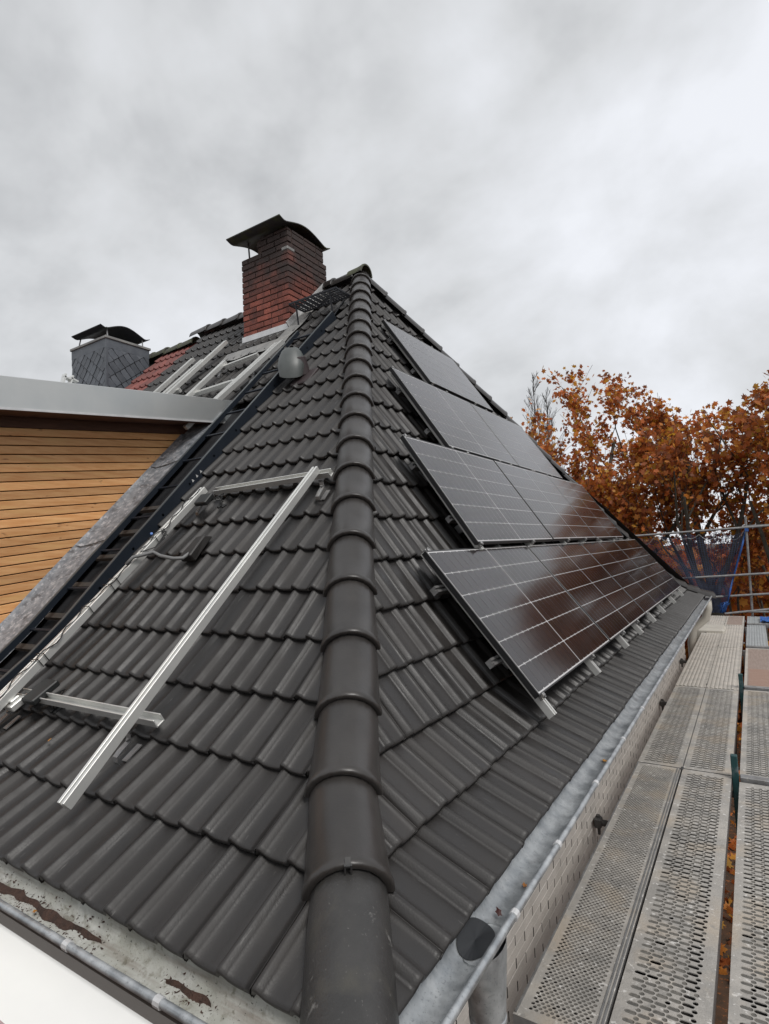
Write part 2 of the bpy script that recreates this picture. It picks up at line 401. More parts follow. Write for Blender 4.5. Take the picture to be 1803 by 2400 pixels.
# ------------------------------------------------------------------ ground
g = MB().add([(-400, -400, 0), (400, -400, 0), (400, 400, 0), (-400, 400, 0)], [(0, 1, 2, 3)])
tag(g.build('ground', MAT['ground'], recalc=False), kind='structure')

# ------------------------------------------------------------------ house
house = thing('house', 'house with anthracite tiled hip roof carrying black solar panels', 'house', (-4.0, 6.2, 0))
# walls
XW = -1.12
wall = MB().box((-7.0, 1.45, 0), (XW - .012, 11.35, CZ - 1.22)).build('wall', MAT['bed'], house)
me_bk = MB().box((-.03, 0, 0), (0, .2542, .0518)).mesh('brick', MAT['render'], bevel=0.0015)
me_sl = None
slit = MB()
nb = 0
for r in range(9):
    z0 = -2.29 + r*.053
    for k in range(40):
        y0 = 1.46 + k*.262 + (0.131 if r % 2 else 0)
        if y0 + .26 > 11.35: continue
        inst('brick', me_bk, Matrix.Translation(V(XW + random.uniform(-.0012, .0012), y0, z0)), wall); nb += 1
        slit.box((XW - .011, y0 - .0075, z0 + CZ + .004), (XW + .0004, y0 - .0005, z0 + CZ + .048))
slit.build('open_joint', MAT['slit'], wall)['kind'] = 'stuff'
# soffit under the eaves
sf = MB().box((XW - .02, 1.1, CZ - 1.235), (-.83, 11.6, CZ - 1.215)).box((-7.0, 1.12, CZ - 1.26), (-.9, 1.46, CZ - 1.236))
sf.build('soffit', MAT['wood_dark'], house)

# roof slopes: black underlay sheets a little below the tiles
ur = MB(); rows = []
for (a, z) in PR:
    if z > RIDGE_Z: break
    rows.append([V(-a - .05, fary(z), z - .05), V(-a - .05, hipy(z), z - .05)])
rows.append([V(APEX_X - .03, RIDGE_Y + .01, RIDGE_Z - .06), V(APEX_X - .03, RIDGE_Y, RIDGE_Z - .06)])
slopeR = ur.grid(rows).build('roof_slope', MAT['underlay'], house)
ul = MB(); rows = []
for (a, z) in PL:
    if z > RIDGE_Z: break
    rows.append([V(hipx(z), a + .05, z - .05), V(-6.88, a + .05, z - .05)])
rows.append([V(APEX_X, RIDGE_Y, RIDGE_Z - .05), V(-7.05, RIDGE_Y, RIDGE_Z - .05)])
slopeL = ul.grid(rows).build('roof_slope', MAT['underlay'], house)
ub = MB().add([V(-.78, 11.72, -1.14), V(-7.05, 11.72, -1.14), V(-7.05, RIDGE_Y, RIDGE_Z - .06), V(APEX_X, RIDGE_Y, RIDGE_Z - .06)], [(0, 1, 2, 3)])
ub.build('roof_slope', MAT['tile_far'], house)

# ---- one roof tile: two raised rolls and two shallow pans, thick rounded nose, lapped head
def tile_bm(w, e, nose=.030, lap=.05):
    us = []
    for half in range(2):
        b0 = half*w/2
        for t, h in ((0.0, .0), (.04, .007), (.10, .021), (.165, .0265), (.23, .0235), (.30, .0095), (.36, .0015), (.55, -.0035), (.76, -.003), (.97, .001)):
            us.append((b0 + t*w/2, h))
    us.append((w - .006, .003))
    rowsv = [(-.0035, -.020), (-.006, -.008), (-.002, .0), (.014, .0005), (e*.5, .0), (e + lap, 0)]
    bm = bmesh.new(); R = []
    for j, (v, dn) in enumerate(rowsv):
        base = nose*(.55 - v/e*.95)
        R.append([bm.verts.new((u, v, (base + h + dn) if j else (base + h*.75 + dn))) for u, h in us])
    for a, b in zip(R[:-1], R[1:]):
        for i in range(len(us)-1): bm.faces.new((a[i], a[i+1], b[i+1], b[i]))
    # side flank at the joint
    fl = [bm.verts.new((us[-1][0], v, nose*(.55 - v/e*.95) - .024)) for v, dn in rowsv]
    for j in range(len(rowsv)-1): bm.faces.new((R[j][-1], fl[j], fl[j+1], R[j+1][-1]))
    fl = [bm.verts.new((0, v, nose*(.55 - v/e*.95) - .024)) for v, dn in rowsv]
    for j in range(len(rowsv)-1): bm.faces.new((fl[j], R[j][0], R[j+1][0], fl[j+1]))
    for f in bm.faces: f.smooth = True
    for e_ in bm.edges:
        if len(e_.link_faces) == 2 and e_.calc_face_angle(0) > math.radians(50): e_.smooth = False
    return bm
def bm_mesh(bm, name, m):
    me = bpy.data.meshes.new(name); bm.to_mesh(me); me.materials.append(m); return me
TWR, TWL, EXP = .322, .258, .30
bmR, bmL = tile_bm(TWR, EXP, .032), tile_bm(TWL, EXP, .030)
meR, meL = bm_mesh(bmR, 'roof_tile', MAT['tile']), bm_mesh(bmL, 'roof_tile', MAT['tile'])
# panel field of the right slope, so tiles hidden under panels are not singled out
PW, PG, PH = 1.722, 0.02, 0.974
ROWS = [(-.959, -.775, math.radians(50.78), 2.881, 4), (-1.540, .018, math.radians(55.99), 3.563, 3),
        (-2.098, .844, math.radians(55.99), 4.356, 2), (-2.685, 1.714, math.radians(55.99), 5.212, 1)]
def under_panel(y, z):
    for X, Z, th, y0, n in ROWS:
        if Z - .12 < z < Z + PH*math.sin(th) - .02 and y0 + .12 < y < y0 + n*(PW + PG) - .1: return True
    return False
cands = []
def clip(bm, co, no):
    bmesh.ops.bisect_plane(bm, geom=bm.verts[:] + bm.edges[:] + bm.faces[:], dist=1e-6, plane_co=co, plane_no=no, clear_outer=True)
def place_tiles(P, side):
    for k in range(len(P)-1):
        (a, z), (b, zb) = P[k], P[k+1]
        if z > RIDGE_Z - .04: break
        L = math.hypot(b-a, zb-z); c, s = (b-a)/L, (zb-z)/L
        if side == 'R':
            u, v, n = Vector((0, 1, 0)), Vector((-c, 0, s)), Vector((s, 0, c)); w, src, me = TWR, bmR, meR
            lo, hi = hipy(z) - .05, fary(z) + .05
            i0, i1 = math.floor((lo - 2.042)/w) - 1, math.ceil((hi - 2.042)/w) + 1
        else:
            u, v, n = Vector((1, 0, 0)), Vector((0, c, s)), Vector((0, -s, c)); w, src, me = TWL, bmL, meL
            lo, hi = -6.88, hipx(z) + .05
            i0, i1 = math.floor((lo + 2.172)/w), math.ceil((hi + 2.172)/w) + 1
        for i in range(i0, i1):
            jit = random.uniform(-.004, .004); jn = random.uniform(-.0025, .0025)
            if side == 'R':
                u0 = 2.042 + i*w; o = V(-a, u0, z) + v*jit + n*jn
                mid = o + u*w/2 + v*L/2
                if u0 > hi or u0 + w < hipy(z) - .02: continue
                clipped = u0 < hipy(zb) + .05 or u0 + w > fary(zb + .05) - .05
            else:
                u0 = -2.172 + i*w; o = V(u0, a, z) + v*jit + n*jn
                mid = o + u*w/2 + v*L/2
                if u0 > hi or u0 < -6.86: continue
                # strip left untiled along the dormer and the ladder, chimney and dormer footprints
                if -4.72 < u0 + w/2 < -3.60 and z < 1.35: continue
                if u0 + w/2 < -4.5 and z < 1.0: continue
                if -4.02 < u0 + w/2 < -3.62 and z < 2.75: continue
                if -5.2 < u0 + w/2 < -4.6 and 2.75 < z: continue
                clipped = u0 + w > hipx(zb + .05) - .05
            top = zb + .06 > RIDGE_Z
            Mw = basis(o, u, v, n)
            cands.append([mid, side, me, src, Mw, clipped, top, z, zb])
place_tiles(PR, 'R'); place_tiles(PL, 'L')
def score(c):
    p = proj(c[0])
    if p is None or not (-60 < p[0] < 1863 and -60 < p[1] < 2460): return 1e6 + (p[2] if p else 99)
    if c[1] == 'R' and under_panel(c[0].y, c[0].z - CZ): return 1e5 + p[2]
    return p[2]
cands.sort(key=score)
NIND = 296
rest = {'R': bmesh.new(), 'L': bmesh.new()}
n_single = 0
for c in cands:
    mid, side, me, src, Mw, clipped, top, z, zb = c
    par = slopeR if side == 'R' else slopeL
    single = n_single < NIND and score(c) < 1e5
    if clipped or top or not single:
        bm = src.copy()
        if single and clipped or top or clipped or not single:
            bm.transform(Mw)
            if clipped:
                p0 = V(hipx(z - .05), hipy(z - .05), 0); p1 = V(hipx(zb + .08), hipy(zb + .08), 0)
                d = p1 - p0; no = Vector((d.y, -d.x, 0)).normalized()      # points to +x / -y side ... towards the left slope
                if side == 'R':
                    clip(bm, p0, Vector((no.x, no.y, 0)) if no.y < 0 else -no)
                    q0 = V(hipx(z - .05), fary(z - .05), 0); q1 = V(hipx(zb + .08), fary(zb + .08), 0)
                    d = q1 - q0; n2_ = Vector((d.y, -d.x, 0)).normalized()
                    clip(bm, q0, n2_ if n2_.y > 0 else -n2_)
                else:
                    clip(bm, p0, no if no.x > 0 and no.y > 0 else (-no if -no.x > 0 and -no.y > 0 else (no if no.y > 0 else -no)))
            if top: clip(bm, V(0, 0, RIDGE_Z + .03), Vector((0, 0, 1)))
        if len(bm.faces) == 0: bm.free(); continue
        if single:
            inv = Mw.inverted(); bm.transform(inv)
            m2 = bm_mesh(bm, 'roof_tile', MAT['tile']); bm.free()
            inst('roof_tile', m2, Mw, par); n_single += 1
        else:
            tmp = bpy.data.meshes.new('tmp'); bm.to_mesh(tmp); bm.free()
            rest[side].from_mesh(tmp); bpy.data.meshes.remove(tmp)
    else:
        inst('roof_tile', me, Mw, par); n_single += 1
for side in 'RL':
    par = slopeR if side == 'R' else slopeL
    me = bpy.data.meshes.new('roof_tiles'); bm = rest[side]
    bm.transform(Matrix.Translation(-WL[par])); bm.to_mesh(me); bm.free(); me.materials.append(MAT['tile_far'])
    o = bpy.data.objects.new('roof_tiles', me); C.objects.link(o); o.parent = par; o['kind'] = 'stuff'

# ---- hip and ridge tiles: tapered half barrels with a thick lower rim
def barrel(L, r0, r1, drop=.055, t=.016):
    mb = MB(); rowsv = []
    prof = [-1.0, -.93, -.8, -.6, -.4, -.2, 0, .2, .4, .6, .8, .93, 1.0]
    def ring(v, r, lift):
        out_ = []
        for q in prof:
            a = q*PI/2*.92
            out_.append(Vector((math.sin(a)*r, v, math.cos(a)*r*.86 - drop*.4 - .028*q*q + lift)))
        return out_
    seq = [(-.001, r0 - t, .0), (-.003, r0 + .002, .0), (.003, r0 + .007, .0), (.022, r0 + .007, .0), (.032, r0 + .001, .0), (L*.5, (r0+r1)/2, -.004), (L + .045, r1, -.014)]
    return mb.grid([ring(*q) for q in seq])
bar = barrel(.34, .128, .117)
me_hip = bar.mesh('hip_tile', MAT['hip'], smooth=False)
for p in me_hip.polygons: p.use_smooth = True
me_clip = MB().box((-.008, -.012, 0), (.008, .016, .006)).box((-.011, -.014, -.024), (-.006, -.006, .010)).box((.006, -.014, -.024), (.011, -.006, .010)).mesh('clip', MAT['steel_dark'])
def hip_point(s_, far=False):                             # distance along the hip measured by height table
    return None
def hip_line(far):
    pts = []
    z = -1.16
    while z < RIDGE_Z + .001:
        pts.append(Vector((hipx(z), fary(z) if far else hipy(z), z + CZ))); z += .05
    return pts
def walk(pts, step, start):
    out_ = []; acc = -start; prev = pts[0]
    for q in pts[1:]:
        d = (q - prev).length
        while acc + d >= 0 and d > 0:
            # position where acc hits zero
            t = (-acc)/d if acc < 0 else 0
            p = prev + (q - prev)*min(max(t, 0), 1)
            out_.append(p); acc -= step
        acc += d; prev = q
    return [(a, (b - a).normalized()) for a, b in zip(out_, out_[1:] + [out_[-1]*2 - out_[-2]])]
for far in (False, True):
    pl = hip_line(far)
    seq = walk(pl, .34, .227 if not far else .10)
    for i, (p, d) in enumerate(seq):
        v = d; side = Vector((v.y, -v.x, 0)).normalized()
        if far: side = -side if side.dot(Vector((1, 0, 0))) < 0 else side
        n = side.cross(v); n = n if n.z > 0 else -n
        side = v.cross(n)
        q = p + n*(.022 + random.uniform(-.003, .003))
        Mw = basis(q, side, v, n)
        if not far and i == 0:
            m0 = barrel(.36, .118, .112).mesh('hip_tile', MAT['hip_old'])
            for pp in m0.polygons:
                pp.use_smooth = True
            for vv in m0.vertices:                        # the starter runs on below the frame in one piece
                if vv.co.y < .05: vv.co.y -= .42
            h_ = math.hypot(v.x, v.y); az_s = math.radians(35.7)
            v0 = Vector((-math.sin(az_s)*h_, math.cos(az_s)*h_, v.z)).normalized(); s0 = Vector((v0.y, -v0.x, 0)).normalized(); n0_ = s0.cross(v0)
            pt = seq[1][0] + seq[1][1]*.02; q0_ = pt - v0*(.34 + .02) + n0_*.020
            inst('hip_tile', m0, basis(q0_, s0, v0, n0_), house)['label'] = 'weathered lowest hip tile with lime streaks'
            continue
        if not far and i == 1:
            inst('clip', me_clip, Mw @ Matrix.Translation((0, 0, .092)), house)
        inst('hip_tile', me_hip, Mw @ Matrix.Rotation(random.uniform(-.012, .012), 4, 'Y'), house)
for k in range(9):
    x = APEX_X - .02 - k*.345
    Mw = basis(V(x + .0, RIDGE_Y, RIDGE_Z + .045), Vector((0, 1, 0)), Vector((-1, 0, 0)), Vector((0, 0, 1)))
    if x < -4.45 and x - .345 > -5.35: continue
    o = inst('ridge_tile', me_hip, Mw, house)
cap = barrel(.2, .128, .10).mesh('apex_cap', MAT['mossy'])
for p in cap.polygons: p.use_smooth = True
inst('apex_cap', cap, basis(V(APEX_X + .13, RIDGE_Y - .02, RIDGE_Z + .07), Vector((0, 1, 0)), Vector((-1, 0, .1)).normalized(), Vector((.1, 0, 1)).normalized()), house)

# ---- gutters: half-round troughs with a rolled front bead, seam clips
def gutter(p0, p1, outw, r, m, name_parts=True, seams=(), dark=None):
    p0, p1 = Vector(p0), Vector(p1); d = (p1-p0).normalized(); up = Vector((0, 0, 1))
    prof = []
    for i in range(13):
        a = PI*i/12
        prof.append((-math.cos(a)*r, -math.sin(a)*r*.95))
    prof[0] = (-r, .006)
    pro = prof + [(a*.97, b*.97 + .004) for a, b in prof[::-1]]
    mb = MB(); n = len(pro)
    L = (p1-p0).length; m_ = max(2, int(L/.35)); rings = []
    for k in range(m_+1):
        p = p0 + d*L*k/m_
        wv = random.uniform(-.0009, .0009) if 0 < k < m_ else 0
        rings.append([p + outw*(a + wv) + up*(b + wv*.6) for a, b in pro])
    for A, B in zip(rings[:-1], rings[1:]):
        k0 = len(mb.v); mb.v += A + B
        mb.f += [(k0+i, k0+(i+1) % n, k0+n+(i+1) % n, k0+n+i) for i in range(n)]
    o = mb.build('gutter', m, house, recalc=False)
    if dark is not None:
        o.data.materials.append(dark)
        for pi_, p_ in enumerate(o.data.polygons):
            if pi_ % n < 12: p_.material_index = 1  # outer shell coloured dark to paint the shade under the bead
    smooth_by_angle(o, 60)
    pts = [p0 + d*L*k/m_ + outw*(r + random.uniform(-.0012, .0012)) + up*(.004 + random.uniform(-.001, .001)) for k in range(m_+1)]
    b = MB().tube(pts, .0115, 10).build('bead', MAT['zinc'], o, smooth=True)
    for s_ in seams:
        q = p0 + d*s_ + outw*r + up*.004
        MB().tube([q - d*.012, q + d*.012], .0145, 10).build('seam_clip', MAT['strip'], o)
    return o
gR = gutter(V(-.748, .62, -1.105), V(-.748, 11.75, -1.10), Vector((1, 0, 0)), .074, MAT['zinc'], seams=(1.05, 1.5, 2.1, 2.75, 3.4, 4.6, 5.8, 7.2, 8.6))
gL = gutter(V(-.80, 1.018, -1.125), V(-4.6, 1.018, -1.125), Vector((0, -1, 0)), .070, MAT['zinc_old'], seams=(.98, .55, 1.75), dark=MAT['steel_dark'])  # dark shell colour is painted shade, not a different metal
gL['label'] = 'weathered gutter with lichen crust and rust coloured sludge'
# sludge lying in the left gutter (uneven strip)
for (xa, xb, hw) in ((-2.75, -1.78, .012), (-1.46, -1.28, .009)):
    mb = MB(); rows = []
    n_ = int((xb-xa)/.007)
    for k in range(n_+1):
        x_ = xa + (xb-xa)*k/n_; t = 1 - abs(2*k/n_-1)**6
        w_ = hw*t*(.75 + .25*math.sin(k*.17 + xa) + .22*math.sin(k*.41) + .18*random.random()); c_ = .004*math.sin(k*.11) + .003*math.sin(k*.33)
        rows.append([V(x_, 1.047 + c_ - w_, -1.186), V(x_, 1.047 + c_, -1.176 + .004*random.random()), V(x_, 1.047 + c_ + w_, -1.166)])
    mb.grid(rows).build('sludge', MAT['sludge'], gL, smooth=True)
crumb = MB()
for _ in range(1300):
    xa, xb, hw = random.choice(((-2.78, -1.76, .022), (-2.78, -1.76, .022), (-2.78, -1.76, .022), (-1.48, -1.26, .017)))
    p = V(random.uniform(xa, xb), 1.046 + random.gauss(0, hw*.95), 0); dyc = p.y - 1.018
    p.z = CZ - 1.125 - math.sqrt(max(.068**2 - dyc*dyc, 0))*.95 + .002
    r_ = random.uniform(.0015, .005)
    q = [p + Vector((random.gauss(0, r_), random.gauss(0, r_), random.uniform(-.3, 1)*r_)) for _ in range(4)]
    crumb.add(q, [(0, 1, 2), (0, 2, 3), (0, 3, 1), (1, 3, 2)])
crumb.build('sludge_crumbs', MAT['sludge'], gL)['kind'] = 'stuff'
# outlet cone and downpipe near the photographer
oc = V(-.745, 1.60, -1.15)
mb = MB(); rings = []
for (dz, rx, ry) in ((-.012, .058, .10), (-.05, .060, .092), (-.11, .058, .070), (-.22, .052, .052)):
    rings.append([oc + Vector((rx*math.cos(2*PI*k/20), ry*math.sin(2*PI*k/20), dz)) for k in range(21)])
mb.grid(rings); smooth_by_angle(mb.build('gutter_outlet', MAT['zinc'], house, recalc=False), 60)
mb = MB().tube([oc + Vector((0, 0, -.20)), oc + Vector((0, 0, -.55)), oc + Vector((-.2, .05, -.85)), oc + Vector((-.3, .06, -5.0))], .05, 16)
mb.tube([oc + Vector((0, 0, -.205)), oc + Vector((0, 0, -.225))], .055, 16)
mb.build('downpipe', MAT['zinc'], house, smooth=True)
def gin(a, y): return V(-.748 + .0675*math.sin(a), y, -1.102 - .0675*.95*math.cos(a))
mb = MB().add([gin(.80*math.cos(2*PI*k/28) - .38, 1.60 + .085*math.sin(2*PI*k/28)) for k in range(28)] + [gin(-.38, 1.60)], [(28, k, (k+1) % 28) for k in range(28)])
mb.build('outlet_opening', MAT['outlet'], house)
# far swan-neck downpipe
mb = MB().tube([V(-.75, 11.7, -1.16), V(-.75, 11.7, -1.32), V(-.80, 11.72, -1.5), V(-1.0, 11.68, -1.68), V(-1.04, 11.66, -1.9), V(-1.04, 11.66, -5.9)], .07, 14)
mb.build('downpipe', MAT['pvc'], house, smooth=True)['label'] = 'cream plastic swan neck downpipe'
# cable entry tile on the left slope
mb = MB()
z0, c_, s_ = lz(2.44); u, v, n = Vector((1, 0, 0)), Vector((0, c_, s_)), Vector((0, -s_, c_)); o0 = V(-3.16, 2.43, z0)
Mx = basis(o0, u, v, n)
pts = [(.06, -.02, .012), (.185, -.02, .012), (.185, .20, .02), (.075, .20, .02), (.06, -.02, .062), (.185, -.02, .075), (.175, .16, .072), (.085, .16, .062)]
mb.add([Mx @ Vector(q) for q in pts], [(0, 1, 5, 4), (1, 2, 6, 5), (4, 5, 6, 7), (3, 0, 4, 7), (2, 3, 7, 6), (0, 3, 2, 1)])
mb.box((.03, -.03, .045), (.13, -.015, .066), Mx)
mb.build('cable_entry_tile', MAT['tile'], house, bevel=.008)

# battens over the black underlay in the untiled strip beside the dormer
mb_b = []
for k in range(9):
    y_ = 1.36 + k*.19
    z_, c_, s_ = lz(y_); u, v, n = Vector((1, 0, 0)), Vector((0, c_, s_)), Vector((0, -s_, c_))
    MB().box((-.26, -.02, -.03), (.26, .02, .0), basis(V(-3.98, y_, z_), u, v, n)).build('batten', MAT['batten'], slopeL)

# ------------------------------------------------------------------ white panel close to the photographer
wp = thing('white_panel', 'smooth bright white panel in the lower left corner, in front of the weathered gutter', 'panel', V(-1.0, .55, -.82))
mb = MB(); rows = []
for (y_, z_) in ((.60, -.84), (.612, -.80), (.616, -.775), (.610, -.762), (.598, -.757), (.55, -.756), (.482, -.757)):
    rows.append([V(-2.3, y_, z_), V(-.35, y_, z_)])
smooth_by_angle(mb.grid(rows).build('sheet', MAT['white'], wp), 60)
mb = MB(); rows = []
for k in range(9):
    a = PI*k/8
    rows.append([V(-2.3, .470 + .012*math.cos(a), -.757 - .010*math.sin(a)), V(-.35, .470 + .012*math.cos(a), -.757 - .010*math.sin(a))])
mb.grid(rows).build('rim', MAT['rose'], wp, smooth=True)
MB().grid([[V(-2.3, .458, -.757), V(-.35, .458, -.757)], [V(-2.3, .40, -.765), V(-.35, .40, -.765)], [V(-2.3, .39, -.85), V(-.35, .39, -.85)]]).build('apron', MAT['white'], wp)

# ------------------------------------------------------------------ solar panels
def panel_mesh():
    t = .035
    fr = MB()
    w8 = .009
    for (a, b) in (((0, 0, -t), (PW, w8, 0)), ((0, PH - w8, -t), (PW, PH, 0)), ((0, w8, -t), (w8, PH - w8, 0)), ((PW - w8, w8, -t), (PW, PH - w8, 0))):
        fr.box(a, b)
    bs = MB().box((w8, w8, -.008), (PW - w8, PH - w8, -.0022))
    mgn = .017; gv = .0046; gu = .0026; gc = .012
    ch = (PH - 2*mgn - 5*gv)/6
    half = (PW - 2*mgn - gc)/2; cw = (half - 8*gu)/9
    k = .0065
    cell = MB().add([(k, 0, 0), (cw-k, 0, 0), (cw, k, 0), (cw, ch-k, 0), (cw-k, ch, 0), (k, ch, 0), (0, ch-k, 0), (0, k, 0)], [tuple(range(8))])
    pos = []
    for r in range(6):
        for hf in range(2):
            for i in range(9): pos.append((mgn + hf*(half + gc) + i*(cw + gu), mgn + r*(ch + gv)))
    return fr.mesh('frame', MAT['frame'], bevel=.0012), bs.mesh('backsheet', MAT['alu_cell']), cell.mesh('solar_cell', MAT['cell'], recalc=False), pos
me_fr, me_bs, me_cell, cpos = panel_mesh()
me_bolt = MB().box((-.014, -.012, -.03), (.014, .007, .003)).box((-.012, -.022, -.034), (.012, -.012, -.012)).tube([(0, -.017, -.012), (0, -.017, .004)], .005, 6).mesh('clamp', MAT['steel'], bevel=.002)
rowname = ['bottom row of four', 'row of three', 'row of two', 'top']
colname = {4: ['nearest the hip tiles in the', 'second from the hip tiles in the', 'third from the hip tiles in the', 'farthest from the hip tiles in the'],
           3: ['nearest the hip tiles in the', 'middle one in the', 'farthest from the hip tiles in the'], 2: ['nearer the hip tiles in the', 'farther from the hip tiles in the']}
RF = thing('mounting_rack', 'aluminium mounting rails under the black solar panels, lower ends sticking out', 'mounting rails', V(-1.0, 2.9, -.9), 'rail frames for solar panels')
rail_us = [.10, 1.15, 2.2, 2.95, 3.8, 4.6, 5.7, 6.75]
RAILP = [(-.021, 0), (.021, 0), (.021, .04), (.007, .04), (.007, .028), (-.007, .028), (-.007, .04), (-.021, .04)]
for ri, (X, Z, th, y0, n_) in enumerate(ROWS):
    u, v = Vector((0, 1, 0)), Vector((-math.cos(th), 0, math.sin(th))); n = Vector((math.sin(th), 0, math.cos(th)))
    base = V(X, y0, Z)
    for j in range(n_):
        o0 = base + u*(j*(PW + PG)) + n*random.uniform(-.002, .002)
        lab = ('black solar panel alone at the top of the roof face' if n_ == 1 else 'black solar panel ' + colname[n_][j] + ' ' + rowname[ri])
        pn = thing('solar_panel', lab, 'solar panel', o0, 'solar panels on the hip roof face')
        Mw = basis(o0, u, v, n)
        inst('frame', me_fr, Mw, pn); inst('backsheet', me_bs, Mw, pn)
        for (a, b) in cpos: inst('solar_cell', me_cell, Mw @ Matrix.Translation((a, b, -.0012)), pn)
        for uu in ((.05, 1.15) if j % 2 == 0 else (.5, 1.2)):
            inst('clamp', me_bolt, Mw @ Matrix.Translation((uu, -.002, 0)), pn)
            inst('clamp', me_bolt, Mw @ Matrix.Translation((uu, PH + .002, 0)) @ Matrix.Rotation(PI, 4, 'Z'), pn)
    ln = n_*(PW + PG)
    for uu in rail_us:
        if uu > ln: continue
        MB().prism(RAILP, base + u*uu + v*(-.115 if ri == 0 else -.035) - n*.076, base + u*uu + v*(PH + .03) - n*.076, u, n).build('rail', MAT['alu'], RF)
    for vv in (.27, .76):
        MB().prism(RAILP, base + u*(-.03 if ri == 0 else .04) + v*vv - n*.118, base + u*(ln - .1) + v*vv - n*.118, v, n).build('cross_rail', MAT['steel'], RF)
        for uu in range(int(ln/.95)):
            q = base + u*(.35 + uu*.95) + v*vv - n*.118
            MB().box((-.015, -.05, -.11), (.015, .015, 0), basis(q, u, v, n)).build('roof_hook', MAT['steel'], RF)

# ------------------------------------------------------------------ rails on the left slope
RAILBIG = [(-.021, 0), (.021, 0), (.021, .044), (.006, .044), (.006, .032), (-.006, .032), (-.006, .044), (-.021, .044)]
def lbar(parent, name, a, b, prof, n0):                   # bar between two points of the left slope, n0 above it
    p, q = LP(a[0], a[1], n0), LP(b[0], b[1], n0)
    d = (q-p).normalized(); z_, c_, s_ = lz((a[1]+b[1])/2); n = Vector((0, -s_, c_))
    ax = d.cross(n).normalized(); n = ax.cross(d)
    return MB().prism(prof, p, q, ax, n).build(name, MAT['alu'], parent)
def hook(parent, x, y):
    z_, c_, s_ = lz(y); u, v, n = Vector((1, 0, 0)), Vector((0, c_, s_)), Vector((0, -s_, c_)); Mx = basis(V(x, y, z_), u, v, n)
    mb = MB()
    pts = [(-.055, .012), (-.06, .03), (-.05, .05), (-.02, .056), (.03, .058), (.045, .085), (.045, .10)]
    for (a, b), (c2, d2) in zip(pts[:-1], pts[1:]):
        mb.add([Mx @ Vector(q) for q in ((-.016, a, b), (.016, a, b), (.016, c2, d2), (-.016, c2, d2), (-.016, a, b+.006), (.016, a, b+.006), (.016, c2, d2+.006), (-.016, c2, d2+.006))],
               [(0, 1, 2, 3), (4, 5, 6, 7), (0, 1, 5, 4), (2, 3, 7, 6), (1, 2, 6, 5), (3, 0, 4, 7)])
    mb.box((-.016, -.03, .004), (.016, .06, .010), Mx)
    mb.tube([Mx @ Vector((0, .03, .06)), Mx @ Vector((0, .03, .075))], .009, 6)
    mb.build('roof_hook', MAT['steel'], parent)
rf2 = thing('mounting_rack', 'bare aluminium rail frame on the dark tiles left of the hip', 'mounting rails', V(-2.8, 1.2, -.9), 'rail frames for solar panels')
def lrail(parent, name, x0, y0, x1, y1, prof, n0):
    k = 1
    return lbar(parent, name, (x0, y0), (x1, y1), prof, n0)
# long rails are straight although the slope bends a little near the eave
def sbar(parent, name, p, q, prof):
    p, q = V(*p), V(*q); d = (q-p).normalized(); n = Vector((0, -d.z, d.y)).normalized(); ax = d.cross(n).normalized(); n = ax.cross(d)
    return MB().prism(prof, p, q, ax, n).build(name, MAT['alu'], parent, bevel=.001)
sbar(rf2, 'rail', (-2.224, 1.19, -.917), (-2.298, 2.829, .509), RAILBIG)
sbar(rf2, 'rail', (-3.36, 1.30, -.875), (-3.330, 2.80, .475), [(a*1.25, b) for a, b in RAILBIG])
sbar(rf2, 'rail', (-3.425, 1.20, -.95), (-3.425, 2.20, -.115), [(a*.6, b*.8) for a, b in RAILBIG])
CH = [(-.022, 0), (.022, 0), (.022, .04), (.016, .04), (.016, .006), (-.016, .006), (-.016, .04), (-.022, .04)]
sbar_ = [((-3.40, 1.590, -.712), (-2.215, 1.590, -.714)), ((-3.27, 2.855, .462), (-2.215, 2.872, .484))]
for p, q in sbar_:
    p, q = V(*p), V(*q); d = (q-p).normalized(); z_, c_, s_ = lz(p.y); n = Vector((0, -s_, c_)); ax = d.cross(n).normalized()
    MB().prism(CH, p, q, ax, n).build('cross_rail', MAT['alu'], rf2, bevel=.001)
for x, y in ((-2.335, 1.52), (-2.225, 2.80), (-3.40, 1.52), (-3.32, 2.78)): hook(rf2, x, y)
# clamp blocks where the cross rails meet the left rail
for (x, y) in ((-3.37, 1.58),):
    z_, c_, s_ = lz(y); Mx = basis(V(x, y, z_), Vector((1, 0, 0)), Vector((0, c_, s_)), Vector((0, -s_, c_)))
    MB().box((-.01, -.05, .09), (.075, .035, .125), Mx).box((.02, -.03, .12), (.06, .02, .142), Mx).build('rail_clamp', MAT['alu'], rf2, bevel=.004)
# optimiser boxes, cables and conduit
for i, (x, y) in enumerate(((-3.235, 1.565), (-3.245, 2.735))):
    z_, c_, s_ = lz(y); Mx = basis(V(x, y, z_), Vector((1, 0, 0)), Vector((0, c_, s_)), Vector((0, -s_, c_)))
    jb = thing('optimiser_box', ['black junction box at the lower end of the bare left rail', 'black junction box at the upper end of the bare left rail'][i], 'junction box', V(x, y, z_), 'junction boxes on the left rail')
    MB().box((-.045, .02, .10), (.075, .175 if i == 0 else .12, .135), Mx).build('housing', MAT['black'], jb, bevel=.006)
    mb = MB()
    for k in range(4):
        q = [Mx @ Vector((.05, .10 - .01*k, .10)), Mx @ Vector((.09 + .01*k, .10 + .02*k, .085)), Mx @ Vector((.12, .12 - .02*k, .05)), Mx @ Vector((.10 + .02*k, .085, .04))]
        mb.tube(q, .0045, 6)
        if k % 2: mb.tube([q[-1], q[-1] + Vector((.0, -.035, -.02))], .009, 6)
    mb.build('connector_leads', MAT['cable'], jb)
